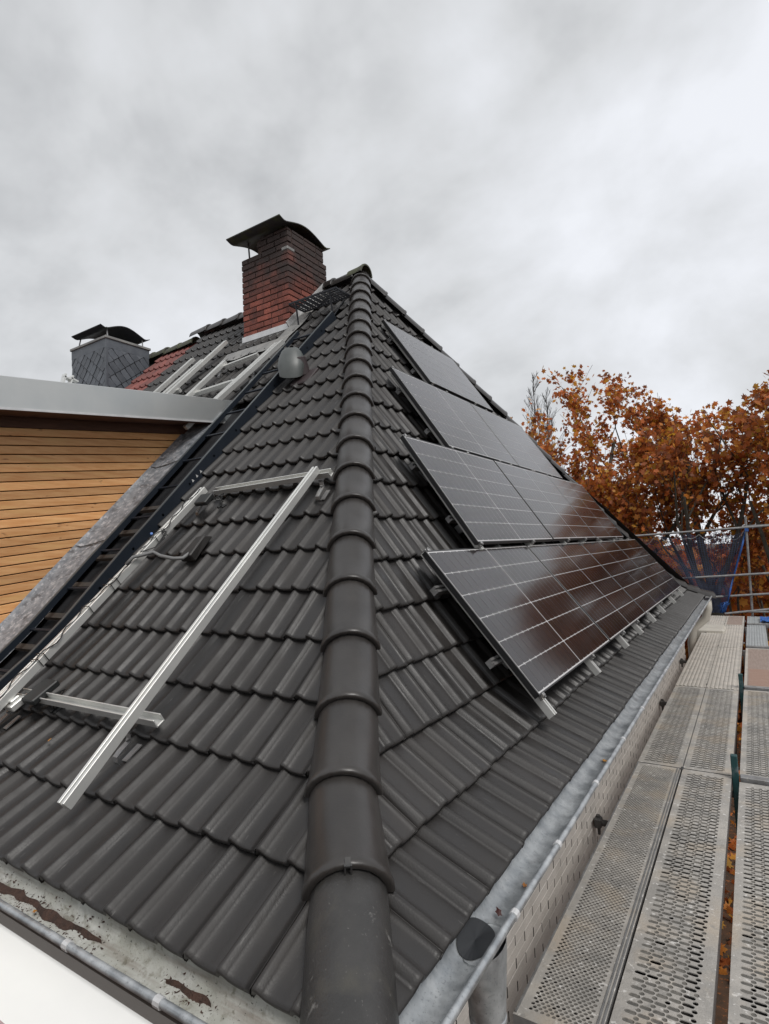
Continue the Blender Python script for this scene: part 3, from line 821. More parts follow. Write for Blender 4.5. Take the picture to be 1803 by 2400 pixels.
# cable lashed along the left rail
def rp(t, du=0., dn=0.):
    p = Vector((-3.36, 1.30, -.875))*(1-t) + Vector((-3.33, 2.80, .475))*t
    return V(p.x + du, p.y - .69*dn, p.z + .73*dn)
pts = []
for k in range(60):
    t = k/59*.98
    pts.append(rp(t, .020*math.sin(k*.43) + .008*math.sin(k*1.1) + .014, .050 + .008*math.sin(k*1.3)))
cb = thing('cable', 'thin black cable winding along the bare left rail', 'cable', rp(.0))
MB().tube(pts, .0035, 6).build('lead', MAT['cable'], cb, smooth=True)
for t in (.23, .25, .42, .51, .535, .72, .76):
    MB().tube([rp(t, -.034, .0), rp(t + .004, -.034, .052), rp(t + .008, .036, .055), rp(t + .004, .036, .0)], .0028, 6).build('cable_tie', MAT['cable'], cb)
mb = MB()
for k in range(3):
    mb.tube([rp(.76, .03, .05), rp(.74 + .01*k, .075, .02 + .01*k), rp(.70, .05, .012), rp(.66, .02, .05)], .0035, 6)
mb.build('loose_loop', MAT['cable'], cb)
MB().tube([rp(.745, -.045, .05), rp(.745, -.035, .06)], .009, 8).build('blue_cap', MAT['blue'], cb)
cd = MB().tube([rp(.60, .01, .055), rp(.625, .04, .07)] + [V(*q) for q in ((-3.25, 2.301, .047), (-3.16, 2.29, .02), (-3.05, 2.30, .0), (-3.0, 2.33, .0), (-3.02, 2.40, .03), (-3.05, 2.45, .045))], .0115, 8)
tag(cd.build('conduit', MAT['conduit'], smooth=True), 'grey flexible conduit from the left rail to the cable entry tile', 'conduit')

# ------------------------------------------------------------------ far rails behind the dormer
rf3 = thing('mounting_rack', 'far group of aluminium rails on the roof below the brick chimney', 'mounting rails', V(-5.0, 4.0, 1.7), 'rail frames for solar panels')
def lb2(x0, y0, x1, y1, n0, wd=1.25, name='rail'):
    return lbar(rf3, name, (x0, y0), (x1, y1), [(a*wd, b) for a, b in RAILBIG], n0)
lb2(-5.98, 4.0, -5.92, 4.92, .10); lb2(-5.72, 4.0, -5.60, 4.80, .10); lb2(-5.58, 4.05, -5.50, 5.10, .10)
lb2(-5.05, 3.85, -4.98, 4.60, .10); lb2(-4.44, 3.6, -4.20, 4.64, .10, 1.1); lb2(-4.36, 3.75, -4.13, 4.66, .10, .9)
lb2(-5.15, 4.18, -4.45, 4.22, .06, .9, 'cross_rail'); lb2(-5.10, 4.55, -4.5, 4.62, .06, .9, 'cross_rail'); lb2(-6.0, 4.35, -5.5, 4.35, .06, .9, 'cross_rail')
for x, y in ((-4.2, 4.2), (-4.05, 4.55), (-5.0, 4.5), (-5.6, 4.4), (-5.85, 4.75)): hook(rf3, x, y)

# ------------------------------------------------------------------ dark roof ladder beside the dormer
ld = thing('roof_ladder', 'long dark blue-black metal ladder lying up the slope beside the wooden dormer', 'ladder', V(-3.77, 1.2, -1.0))
def strip(parent, name, x, y0, y1, n0, n1, tx, m, edge=True):
    mb = MB(); rows = []; ys = [y0 + (y1-y0)*k/18 for k in range(19)]
    for y in ys:
        a, b = LP(x, y, n0), LP(x, y, n1)
        rows.append([a, b, b + Vector((-tx, 0, 0)), a + Vector((-tx, 0, 0)), a])
    mb.grid(rows); o = mb.build(name, m, parent)
    if edge:
        MB().grid([[LP(x + .001, y, n1 - .004), LP(x + .001, y, n1 + .0015), LP(x - tx - .001, y, n1 + .0015)] for y in ys]).build('pale_edge', MAT['black_edge'], o)  # paler line along the upper edge of the stringer
    return o
strip(ld, 'stringer', -3.70, 1.2, 5.0, .012, .115, .02, MAT['black_metal'])
strip(ld, 'stringer', -4.09, 1.2, 4.85, .05, .095, .02, MAT['black_metal'])
for k in range(14):
    y = 1.5 + k*.25
    MB().tube([LP(-4.09, y, .06), LP(-3.70, y, .06)], .011, 6).build('rung', MAT['black_metal'], ld)
for k, y in enumerate((3.02, 3.06, 3.10)):
    MB().add([LP(-3.6985, y, .05), LP(-3.6985, y + .018, .05), LP(-3.6985, y + .009, .075)], [(0, 1, 2)]).build('punched_hole', MAT['strip'], ld)  # pale triangles paint sky brightness into the stringer's cutouts
for (y, s_) in ((3.86, .05), (4.05, .04), (3.7, .035)):
    MB().box((-.06, -s_, .0), (.03, s_, .006), basis(LP(-3.78, y, .03), Vector((1, 0, 0)), Vector((0, .7, .71)), Vector((0, -.71, .7)))).build('bracket_plate', MAT['strip'], ld)

# step grate by the brick chimney
gt = thing('step_grate', 'black metal chimney step grate at the head of the dark ladder', 'step grate', V(-4.05, 5.05, 2.9))
gx0, gx1, gy0, gy1, gz = -4.42, -3.72, 5.02, 5.30, 2.96
fr = MB()
for a, b in (((gx0, gy0), (gx1, gy0)), ((gx1, gy0), (gx1, gy1)), ((gx1, gy1), (gx0, gy1)), ((gx0, gy1), (gx0, gy0))):
    p, q = V(*a, gz), V(*b, gz); d = (q-p).normalized(); ax = Vector((d.y, -d.x, 0))
    fr.prism([(-.006, -.02), (.006, -.02), (.006, .0), (-.006, .0)], p, q, ax, Vector((0, 0, 1)))
fr.build('frame', MAT['grate'], gt)
for k in range(17):
    x = gx0 + .03 + k*.0395
    MB().box((x, gy0 + .006, gz + CZ - .014), (x + .006, gy1 - .006, gz + CZ + .002 + .008*(k % 2))).build('bar', MAT['grate'], gt)
for k in range(4):
    y = gy0 + .06 + k*.055
    MB().tube([V(gx0, y, gz - .012), V(gx1, y, gz - .012)], .004, 6).build('cross_rod', MAT['grate'], gt)
for x in (-4.33, -3.82):
    MB().tube([V(x, gy0 + .02, gz - .03), V(x, gy0 + .06, gz - .30), V(x, gy1, gz - .04)], .012, 6).build('bracket', MAT['grate'], gt)

# vent cowl beside the ladder
vc = thing('vent_cowl', 'grey hooded vent cowl on a brown base tile beside the ladder', 'vent cowl', V(-3.45, 4.15, 1.72))
zv, c_, s_ = lz(4.05)
MB().box((-.115, -.02, -.01), (.10, .22, .035), basis(V(-3.40, 4.0, lz(4.0)[0]), Vector((1, 0, 0)), Vector((0, c_, s_)), Vector((0, -s_, c_)))).tube([V(-3.47, 4.10, 1.66), V(-3.49, 4.05, 1.83)], .085, 12).build('base', MAT['cowl_base'], vc, bevel=.008)
mb = MB(); rings = []
hc = V(-3.54, 4.03, 1.80)
ax_, ay_, az_ = Vector((.83, .55, 0)), Vector((-.55, .83, 0)), Vector((0, 0, 1))
for (h, w_, d_, o_) in ((-.13, .112, .10, -.03), (-.03, .132, .125, -.01), (.05, .122, .115, .01), (.11, .092, .09, .02), (.15, .058, .06, .025), (.158, .02, .02, .025)):
    ring = []
    for k in range(17):
        a = 2*PI*k/16
        ca, sa = math.cos(a), math.sin(a); q = .75
        ring.append(hc + ax_*(w_*math.copysign(abs(ca)**q, ca)) + ay_*(d_*math.copysign(abs(sa)**q, sa) + o_) + az_*(h + .06*sa*(1 if h < .1 else .3)))
    rings.append(ring)
mb.grid(rings); smooth_by_angle(mb.build('hood', MAT['cowl'], vc), 32)

# ------------------------------------------------------------------ dormer
dm = thing('dormer', 'flat roofed dormer clad in orange larch boards under a zinc fascia', 'dormer', V(-6.0, 2.8, -.8))
XD = -4.58; SL = .113
def ftop(y): return 1.572 + (y - 4.067)*SL
def fbot(y): return 1.335 + (y - 4.067)*SL
prof = []
ys0, ys1 = 1.0, 4.12
mb = MB().add([V(-4.3, ys0, fbot(ys0)), V(-4.3, ys1, fbot(ys1)), V(-4.3, ys1, ftop(ys1)), V(-4.3, ys0, ftop(ys0)),
               V(-7.3, ys0, fbot(ys0)), V(-7.3, ys1, fbot(ys1)), V(-7.3, ys1, ftop(ys1)), V(-7.3, ys0, ftop(ys0))],
              [(0, 1, 2, 3), (7, 6, 5, 4), (3, 2, 6, 7), (0, 3, 7, 4), (1, 5, 6, 2)])
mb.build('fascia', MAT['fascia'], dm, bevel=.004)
# drip lip along the lower edge of the fascia
MB().prism([(0, 0), (.006, 0), (.006, .018), (0, .018)], V(-4.3, ys0, fbot(ys0) - .004), V(-4.3, ys1, fbot(ys1) - .004), Vector((1, 0, 0)), Vector((0, 0, 1))).build('drip_lip', MAT['strip'], dm)
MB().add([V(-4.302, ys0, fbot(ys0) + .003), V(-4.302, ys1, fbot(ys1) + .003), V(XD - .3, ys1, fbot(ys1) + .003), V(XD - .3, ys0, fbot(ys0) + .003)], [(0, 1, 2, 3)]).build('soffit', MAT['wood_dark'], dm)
# dark band painting the soffit's shadow above the cladding
MB().add([V(XD + .02, ys0, fbot(ys0) - .08), V(XD + .02, 4.0, fbot(4.0) - .08), V(XD + .02, 4.0, fbot(4.0)), V(XD + .02, ys0, fbot(ys0))], [(0, 1, 2, 3)]).build('shade_band', MAT['wood_dark'], dm)
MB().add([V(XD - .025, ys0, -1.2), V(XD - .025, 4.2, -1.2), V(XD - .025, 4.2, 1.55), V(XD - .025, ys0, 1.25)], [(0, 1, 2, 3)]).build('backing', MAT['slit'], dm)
def ysurf(z):                                             # where the left slope (plus flashing) reaches height z
    return interp(PL, z)
pitch = .0685
for k in range(30):
    za = fbot(1.0) - .08 - (k+1)*pitch + .0075; zb = za + pitch - .0075
    if zb < -1.15: break
    x0, x1 = XD - .02, XD + random.uniform(-.0015, .0015)
    # end of the board follows the roof slope
    def yend(zl):
        y = 1.0
        for _ in range(30): y = ysurf(min(zl + (y - 1.0)*SL, 3.0)) - .0
        return y
    ya, yb = yend(za), yend(zb)
    ya = max(ya, 1.05); yb = max(yb, 1.06)
    q = [(1.0, za), (ya, za + (ya-1)*SL), (yb, zb + (yb-1)*SL), (1.0, zb)]
    mb = MB().add([V(x1, a, b) for a, b in q] + [V(x0, a, b) for a, b in q], [(0, 1, 2, 3), (4, 7, 6, 5), (0, 4, 5, 1), (1, 5, 6, 2), (2, 6, 7, 3), (3, 7, 4, 0)])
    mb.build('board', MAT['wood'], dm, bevel=.003)
# flashing strip between the cladding and the roof
mb = MB(); rows = []
ys = [1.1 + k*.06 for k in range(47)]
for y in ys:
    w1 = random.uniform(-.004, .004)
    rows.append([LP(XD + .004, y, .060), LP(XD + .012, y, .052 + w1), LP(XD + .06, y, .03 + w1), LP(-4.40, y, .022 + w1), LP(-4.27, y, .02), LP(-4.26, y, -.02)])
smooth_by_angle(mb.grid(rows).build('flashing', MAT['lead'], dm), 50)
for y in (1.72, 2.56, 3.26):
    MB().grid([[LP(XD + .016, y + a*.3, .058), LP(XD + .062, y + a*.7, .037), LP(-4.40, y + a + .02, .029), LP(-4.27, y + a + .05, .027)] for a in (0, .010)]).build('flashing_seam', MAT['slit'], dm)
# small brackets peeping over the fascia
bk = thing('rail_bracket', 'small aluminium bracket peeping over the zinc fascia left of the slate chimney', 'bracket', V(-4.7, 2.35, ftop(2.35)))
for dyy, tl in ((0, -.25), (.05, -.3)):
    MB().box((-.02, -.006, 0), (.03, .006, .12), Matrix.Translation(V(-4.42, 2.34 + dyy, ftop(2.34) - .02)) @ Matrix.Rotation(tl, 4, 'X')).box((-.02, -.006, .09), (.03, .05, .10), Matrix.Translation(V(-4.42, 2.34 + dyy, ftop(2.34) - .02)) @ Matrix.Rotation(tl, 4, 'X')).build('plate', MAT['alu'], bk)

# ------------------------------------------------------------------ chimneys
def chimney_cap(parent, x0, x1, y0, y1, z, m, amp=.16):
    n_ = 25; mb = MB(); top = []; bot = []
    for k in range(n_):
        t = k/(n_-1); y = y0 + (y1-y0)*t; a = abs(2*t-1)
        h = amp*(math.cos(a*PI*.86)*.5 + .5)
        if a > .80: h += (a-.80)/.20*.055
        top.append((y, z + h)); bot.append((y, z + h - .012))
    prof = top + bot[::-1]
    return smooth_by_angle(mb.prism([(a, b) for a, b in prof], Vector((x0, 0, CZ)), Vector((x1, 0, CZ)), Vector((0, 1, 0)), Vector((0, 0, 1))).build('cap', m, parent), 35)
bc = thing('brick_chimney', 'red brick chimney with sooty head and curved metal cap', 'chimney', V(-4.9, 5.5, 2.6))
cx0, cx1, cy0, cy1 = -5.29, -4.5, 5.12, 5.88
MB().box((cx0 + .012, cy0 + .012, CZ + 2.55), (cx1 - .012, cy1 - .012, CZ + 3.80)).build('mortar_core', MAT['mortar'], bc)
bl, bh, bj = .232, .062, .012
meS = MB().box((0, 0, 0), (bl, .11, bh)).mesh('brick', MAT['brick'], bevel=.004)
meH = MB().box((0, 0, 0), (.11, .11, bh)).mesh('brick', MAT['brick'], bevel=.004)
zc = 2.62; r = 0
while zc < 3.80:
    for side in range(4):
        Ls = (cx1 - cx0) if side in (0, 2) else (cy1 - cy0)
        t = 0.0 if r % 2 == 0 else .116
        if r % 2: segs = [(0, .104)]; t = .116
        else: segs = []
        while t < Ls - .03:
            l = min(bl, Ls - t); segs.append((t, l)); t += bl + bj
        for (t, l) in segs:
            if l < .05: continue
            z1_ = zc + random.uniform(-.002, .002); pr = random.uniform(-.004, .003)
            if side == 0: o = V(cx0 + t, cy0 - pr, z1_); rot = 0
            elif side == 1: o = V(cx1 + pr, cy0 + t, z1_); rot = PI/2
            elif side == 2: o = V(cx1 - t, cy1 + pr, z1_); rot = PI
            else: o = V(cx0 - pr, cy1 - t, z1_); rot = -PI/2
            if side in (2, 3) and zc < 3.2: continue
            if side == 0 and False: pass
            Mw = Matrix.Translation(o) @ Matrix.Rotation(rot, 4, 'Z')
            if l > .2: inst('brick', meS, Mw @ Matrix.Diagonal((l/bl, 1, 1, 1)), bc)
            else: inst('brick', meH, Mw @ Matrix.Diagonal((l/.11, 1, 1, 1)), bc)
    zc += bh + bj; r += 1
# loose corner bricks and light mortar at the front corner of the head
MB().box((cx0 + .27, cy0 + .03, CZ + 3.75), (cx1 - .015, cy1 - .05, CZ + 3.985)).build('flue_core', MAT['mortar'], bc)
for r_, zz_ in enumerate((3.815, 3.888, 3.961)):
    x_ = cx1 - .004*r_
    while x_ - .1 > cx0 + .24 + .03*r_:
        l_ = .22 if (x_ != cx1 - .004*r_ or r_ % 2 == 0) else .11
        l_ = min(l_, x_ - (cx0 + .24 + .03*r_))
        inst('brick', meS, Matrix.Translation(V(x_ - l_, cy0 + .012, zz_)) @ Matrix.Diagonal((l_/bl, .6, 1 if r_ < 2 else .5, 1)), bc); x_ -= l_ + bj
    y_ = cy0 + .10
    while y_ < cy1 - .12:
        l_ = min(.22, cy1 - .05 - y_)
        inst('brick', meS, Matrix.Translation(V(cx1 - .006, y_, zz_)) @ Matrix.Rotation(PI/2, 4, 'Z') @ Matrix.Diagonal((l_/bl, .6, 1 if r_ < 2 else .5, 1)), bc); y_ += l_ + bj
MB().box((cx1 - .10, cy0 - .006, CZ + 3.70), (cx1 + .006, cy0 + .13, CZ + 3.75)).build('mortar_patch', MAT['leadgrey'], bc, bevel=.01)
chimney_cap(bc, -5.38, -4.46, 4.95, 5.93, 3.985, MAT['cap'], .125)
for x, y in ((-5.22, 5.2), (-4.58, 5.2), (-5.22, 5.8), (-4.58, 5.8)):
    MB().tube([V(x, y, 3.78), V(x, y + (-.02 if y < 5.5 else .02), 4.07)], .011, 6).build('cap_strut', MAT['steel_dark'], bc)
# light flashing strip and lead skirt round the foot
def fl_pt(x, y, off): return LP(x, y, off)
zs = lz(cy0)[0]
MB().box((cx0 - .012, cy0 - .02, CZ + zs + .02), (cx1 + .012, cy0 - .004, CZ + zs + .095)).build('flashing_strip', MAT['strip'], bc, bevel=.003)
mb = MB().grid([[LP(cx1 + .008, y, .035), LP(cx1 + .012, y, .115)] for y in (cy0 - .01, cy1)])
mb.grid([[LP(cx1 + .02, y, .035), LP(cx1 + .02, y, .115)] for y in (cy0 - .01, cy1)])
mb.grid([[LP(cx1 + .008, y, .115), LP(cx1 + .02, y, .115)] for y in (cy0 - .01, cy1)])
mb.build('flashing_strip', MAT['strip'], bc)
mb = MB().grid([[V(x_, cy0 - .012, zs + .03), V(x_, cy0 - .018, zs - .09 + .02*math.sin(x_*9)), LP(x_, cy0 - .20, .045), LP(x_, cy0 - .34 + .02*math.sin(x_*14), .035)] for x_ in [cx0 - .06 + k*.075 for k in range(13)]])
smooth_by_angle(mb.build('lead_skirt', MAT['leadgrey'], bc), 50)
mb = MB().grid([[LP(cx1 + .013, y, .05), LP(cx1 + .10, y, .04 + .008*math.sin(y*20)), LP(cx1 + .20 + .02*math.sin(y*15), y, .035)] for y in [cy0 - .30 + k*.09 for k in range(11)]])
smooth_by_angle(mb.build('lead_skirt', MAT['leadgrey'], bc), 50)

sc_ = thing('slate_chimney', 'grey slate clad chimney with dark curved cap on the neighbouring roof', 'chimney', V(-8.4, 5.2, 2.2))
sx0, sx1, sy0, sy1, sz1 = -8.93, -8.0, 4.92, 5.64, 3.405
MB().box((sx0, sy0, CZ + 2.0), (sx1, sy1, CZ + sz1 - .03)).build('core', MAT['slate_gap'], sc_)
def slates(o, u, n, L, z0, z1, flip):
    # diagonal lapped slates clipped to the face rectangle; each slate is a part
    H_ = z1 - z0; w_, h_ = .17, .105
    ca, sa = math.cos(math.radians(52)), math.sin(math.radians(52))
    for r_ in range(-12, 16):
        for c_i in range(-10, 16):
            p = (c_i*w_*ca - r_*h_*sa*-1 + 0, c_i*w_*sa - r_*h_*ca)
            quad = [(0, 0), (w_*1.03, .012), (w_*1.03, h_*1.05), (w_*.5, h_*1.12), (0, h_*1.0)]
            poly = []
            for a, b in quad:
                x = p[0] + a*ca + b*sa; y = p[1] + a*sa - b*ca
                poly.append((x, y))
            if flip: poly = [(L - x, y) for x, y in poly]
            # clip to rectangle (Sutherland-Hodgman)
            for (ax, s, lim) in ((0, 1, 0.0), (0, -1, -L), (1, 1, 0.0), (1, -1, -H_)):
                out_ = []
                for i in range(len(poly)):
                    A, B_ = poly[i-1], poly[i]
                    fa, fb = s*A[ax] - lim, s*B_[ax] - lim
                    if (fa >= 0) != (fb >= 0):
                        t = fa/(fa - fb); out_.append((A[0] + (B_[0]-A[0])*t, A[1] + (B_[1]-A[1])*t))
                    if fb >= 0: out_.append(B_)
                poly = out_
                if len(poly) < 3: break
            if len(poly) < 3: continue
            ar = abs(sum(poly[i-1][0]*poly[i][1] - poly[i][0]*poly[i-1][1] for i in range(len(poly))))/2
            if ar < .0012: continue
            cx_ = sum(q[0] for q in poly)/len(poly); cy_ = sum(q[1] for q in poly)/len(poly)
            m_ = len(poly); pts = []
            for (a, b) in poly:
                lift = .006 + .012*max(0, min(1, (r_ % 2)*.3 + .5 - (b - cy_)/.2))
                pts.append((cx_ + (a-cx_)*.925, cy_ + (b-cy_)*.925, lift))
            vs = [o + u*a + Vector((0, 0, b)) + n*l for a, b, l in pts] + [o + u*a + Vector((0, 0, b)) for a, b, l in pts]
            fs = [tuple(range(m_))] + [(i, (i+1) % m_, m_ + (i+1) % m_, m_ + i) for i in range(m_)]
            MB().add(vs, fs).build('slate', MAT['slate'], sc_)
slates(V(sx0, sy0, 2.45), Vector((1, 0, 0)), Vector((0, -1, 0)), sx1 - sx0, 2.45, 3.24, False)
slates(V(sx1, sy0, 2.45), Vector((0, 1, 0)), Vector((1, 0, 0)), sy1 - sy0, 2.45, 3.24, True)
MB().box((sx0 - .012, sy0 - .012, CZ + 3.235), (sx1 + .012, sy1 + .012, CZ + 3.38)).build('top_band', MAT['slate'], sc_, bevel=.004)
MB().box((sx0 - .03, sy0 - .03, CZ + 3.375), (sx1 + .03, sy1 + .03, CZ + sz1 + .01)).build('coping', MAT['leadgrey'], sc_, bevel=.006)
MB().box((sx1 - .02, sy0 - .02, CZ + 2.4), (sx1 + .02, sy0 + .02, CZ + 3.24)).build('corner_strip', MAT['slate'], sc_, bevel=.004)
chimney_cap(sc_, sx0 + .08, sx1 - .04, sy0 - .06, sy1 + .06, 3.53, MAT['cap_dark'], .14)
for x, y, dx_ in ((sx0 + .06, sy0 + .06, .08), (sx1 - .06, sy0 + .06, -.08), (sx1 - .06, sy1 - .06, -.06), (sx0 + .06, sy1 - .06, .06)):
    MB().tube([V(x, y, 3.40), V(x + dx_*.6, y + .02, 3.60)], .011, 6).build('cap_strut', MAT['steel'], sc_)

# ------------------------------------------------------------------ neighbouring red roof
nh = thing('adjoining_house', 'adjoining house with red clay tiles and mossy ridge beyond the zinc fascia', 'house', V(-9.5, 6, -6))
MB().box((-13, 1.5, 0), (-7.08, 10.5, CZ - 1.2)).build('wall', MAT['render'], nh)
un = MB(); rows = []
for (a, z) in PL:
    if z > RIDGE_Z - .1: break
    rows.append([V(-6.9, a + .05, z - .12), V(-13, a + .05, z - .12)])
rows.append([V(-7.06, RIDGE_Y, RIDGE_Z - .14), V(-13, RIDGE_Y, RIDGE_Z - .14)])
rows.append([V(-7.06, 11.0, -1.2), V(-13, 11.0, -1.2)])
rr_ = un.grid(rows).build('roof_slope', MAT['underlay'], nh)
bmN = tile_bm(TWL, EXP, .032); meN = bm_mesh(bmN, 'roof_tile', MAT['red'])
for k in range(6, len(PL)-1):
    (a, z), (b, zb) = PL[k], PL[k+1]
    if z < 1.9 or z > RIDGE_Z - .1: continue
    L = math.hypot(b-a, zb-z); c_, s_ = (b-a)/L, (zb-z)/L
    for i in range(10):
        x_ = -7.09 - i*TWL
        if x_ < sx1 - .1 and z > 2.4: continue
        inst('roof_tile', meN, basis(V(x_, a + .03, z - .07), Vector((1, 0, 0)), Vector((0, c_, s_)), Vector((0, -s_, c_))), rr_)
me_m = bar.mesh('ridge_tile', MAT['mossy'])
for p in me_m.polygons: p.use_smooth = True
for k in range(8):
    inst('ridge_tile', me_m, basis(V(-7.1 - k*.345, RIDGE_Y + .02, RIDGE_Z - .07 + random.uniform(-.01, .01)), Vector((0, 1, 0)), Vector((-1, 0, 0)), Vector((0, 0, 1))), nh)

# ------------------------------------------------------------------ scaffold
DZ = -1.8
def hole_cell(mb, x0, x1, y0, y1, cx, cy, hx, hy, n_=12, z=0.0, depth=.004):
    # rectangle with an oblong hole; hx, hy are half sizes of the slot
    ring = []
    for k in range(n_):
        a = 2*PI*(k + .5)/n_
        r_ = min(hx, hy); ox = max(hx - r_, 0)*(1 if math.cos(a) > 0 else -1); oy = max(hy - r_, 0)*(1 if math.sin(a) > 0 else -1)
        ring.append((cx + ox + r_*math.cos(a), cy + oy + r_*math.sin(a)))
    k0 = len(mb.v)
    mb.v += [Vector((a, b, z)) for a, b in ring] + [Vector(q) for q in ((x1, y1, z), (x0, y1, z), (x0, y0, z), (x1, y0, z))] + [Vector((a, b, z - depth)) for a, b in ring]
    q = n_//4
    for k in range(n_):
        c1 = n_ + (k//q) % 4
        nk = (k+1) % n_
        if (k+1) % q == 0:
            mb.f.append((k0+k, k0+c1, k0 + n_ + (k//q + 1) % 4, k0+nk))
        else:
            mb.f.append((k0+k, k0+c1, k0+nk))
        mb.f.append((k0+k, k0+nk, k0+n_+4+nk, k0+n_+4+k))
def deck(x0, x1, y0, y1, style, label, dirt=None):
    z = DZ + CZ
    d = thing('scaffold_deck', label, 'scaffold deck', Vector(((x0+x1)/2, (y0+y1)/2, z - .07)), 'scaffold decks along the wall')
    W_, L_ = x1 - x0, y1 - y0
    top = MB(); M0 = Matrix.Translation((x0, y0, z))
    dm_ = MAT['deck']
    if style in ('round', 'slot'):
        mx_, my_ = (.040, .05) if style == 'round' else (.030, .055)
        dirtmb = MB()
        def dirt_disc(cx, cy, hx, hy):
            r_ = min(hx, hy); pts = []
            for k in range(10):
                a = 2*PI*k/10
                pts.append((cx + (hx-r_)*(1 if math.cos(a) > 0 else -1) + r_*1.02*math.cos(a), cy + r_*1.02*math.sin(a), -.0032 - random.random()*.001))
            dirtmb.add(pts, [tuple(range(10))])
        if style == 'round':
            px_, py_ = (W_ - 2*mx_)/10.5, .0148
            ny = int((L_ - 2*my_)/py_)
            for j in range(ny):
                off = px_/2 if j % 2 else 0
                ya = my_ + j*py_
                if off: top.add([(mx_, ya, 0), (mx_+off, ya, 0), (mx_+off, ya+py_, 0), (mx_, ya+py_, 0)], [(0, 1, 2, 3)])
                else: top.add([(W_-mx_-px_/2, ya, 0), (W_-mx_, ya, 0), (W_-mx_, ya+py_, 0), (W_-mx_-px_/2, ya+py_, 0)], [(0, 1, 2, 3)])
                for i in range(10):
                    xa = mx_ + off + i*px_
                    hole_cell(top, xa, xa+px_, ya, ya+py_, xa+px_/2, ya+py_/2, .0082, .0072, 8)
                    if i > 0 and random.random() < .93 - (.25 if j/ny > .7 else 0): dirt_disc(xa+px_/2, ya+py_/2, .0071, .0071)
        else:
            px_, py_ = (W_ - 2*mx_ - .01)/5.5, .023
            ny = int((L_ - 2*my_)/py_)
            mxa = mx_ + .005
            for j in range(ny):
                rnd = j % 2
                off = px_/2 if rnd else 0
                ya = my_ + j*py_
                if off: top.add([(mxa, ya, 0), (mxa+off, ya, 0), (mxa+off, ya+py_, 0), (mxa, ya+py_, 0)], [(0, 1, 2, 3)])
                else: top.add([(mxa+px_*5, ya, 0), (mxa+px_*5.5, ya, 0), (mxa+px_*5.5, ya+py_, 0), (mxa+px_*5, ya+py_, 0)], [(0, 1, 2, 3)])
                band = .5 + .5*math.sin(j*.13 + x0*9) 
                for i in range(5):
                    xa = mxa + off + i*px_
                    hx, hy = (.0105, .0100) if rnd else (.0222, .0102)
                    hole_cell(top, xa, xa+px_, ya, ya+py_, xa+px_/2, ya+py_/2, hx, hy, 12)
                    if (dirt and random.random() < (dirt*1.45 if i < 4 else .08)*(1 if j < ny*.62 else .5)): dirt_disc(xa+px_/2, ya+py_/2, hx, hy)
            top.add([(mx_, my_, 0), (mxa, my_, 0), (mxa, my_+ny*py_, 0), (mx_, my_+ny*py_, 0)], [(0, 1, 2, 3)])
            top.add([(mxa+px_*5.5, my_, 0), (W_-mx_, my_, 0), (W_-mx_, my_+ny*py_, 0), (mxa+px_*5.5, my_+ny*py_, 0)], [(0, 1, 2, 3)])
        ye = my_ + ny*py_
        top.add([(0, 0, 0), (W_, 0, 0), (W_, my_, 0), (0, my_, 0)], [(0, 1, 2, 3)])
        top.add([(0, ye, 0), (W_, ye, 0), (W_, L_, 0), (0, L_, 0)], [(0, 1, 2, 3)])
        top.add([(0, my_, 0), (mx_, my_, 0), (mx_, ye, 0), (0, ye, 0)], [(0, 1, 2, 3)])
        top.add([(W_-mx_, my_, 0), (W_, my_, 0), (W_, ye, 0), (W_-mx_, ye, 0)], [(0, 1, 2, 3)])
        top.v = [M0 @ q for q in top.v]
        top.build('perforated_plate', dm_, d, recalc=False)
        if dirtmb.v:
            dirtmb.v = [M0 @ q for q in dirtmb.v]
            dirtmb.build('mortar_dirt', MAT['deck_dirt'], d, recalc=False)['kind'] = 'stuff'
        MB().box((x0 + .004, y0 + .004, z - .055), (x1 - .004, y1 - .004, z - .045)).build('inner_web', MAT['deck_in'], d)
    elif style in ('rib', 'ribblue'):
        dm_ = MAT['deck_alu'] if style == 'rib' else MAT['deck_blue']
        prof = []; nr = 6
        prof = [(0, -.01), (0, .004), (.018, .004), (.02, 0)]
        for k in range(nr):
            a = .035 + k*(W_ - .07)/(nr) ; b = a + (W_ - .07)/nr
            prof += [(a, 0), (a + .008, .006), (a + .026, .006), (a + .034, 0)]
        prof += [(W_-.02, 0), (W_-.018, .004), (W_, .004), (W_, -.01)]
        top.prism(prof, Vector((x0, y0, z)), Vector((x1*0 + x0, y1, z)), Vector((1, 0, 0)), Vector((0, 0, 1)))
        top.build('ribbed_plate', dm_, d)
    else:
        dm_ = MAT['deck_alu']
        top.box((x0 + .03, y0 + .06, z - .012), (x1 - .03, y1 - .05, z - .002)); top.build('plywood_panel', MAT['ply'], d)
        if style == 'ply2':
            MB().box((x0 + .045, y0 + .07, z - .0015), (x1 - .03, y0 + 1.05, z + .0015)).build('worn_patch', MAT['ply_worn'], d)
        fr_ = MB()
        for a, b in (((x0, y0), (x0+.03, y1)), ((x1-.03, y0), (x1, y1)), ((x0+.03, y0), (x1-.03, y0+.06)), ((x0+.03, y1-.05), (x1-.03, y1))):
            fr_.box((a[0], a[1], z - .02), (b[0], b[1], z + .003))
        fr_.build('frame', dm_, d)
    # folded side rails and end caps
    sr = MB()
    for (a, b) in ((x0, x0 + .003), (x1 - .003, x1)):
        sr.box((a, y0, z - .07), (b, y1, z - .001 if style not in ('rib', 'ribblue') else z - .011))
    for (a, b) in ((y0, y0 + .003), (y1 - .003, y1)):
        sr.box((x0 + .003, a, z - .07), (x1 - .003, b, z - .001 if style not in ('rib', 'ribblue') else z - .011))
    sr.build('side_rail', MAT['steel'], d)
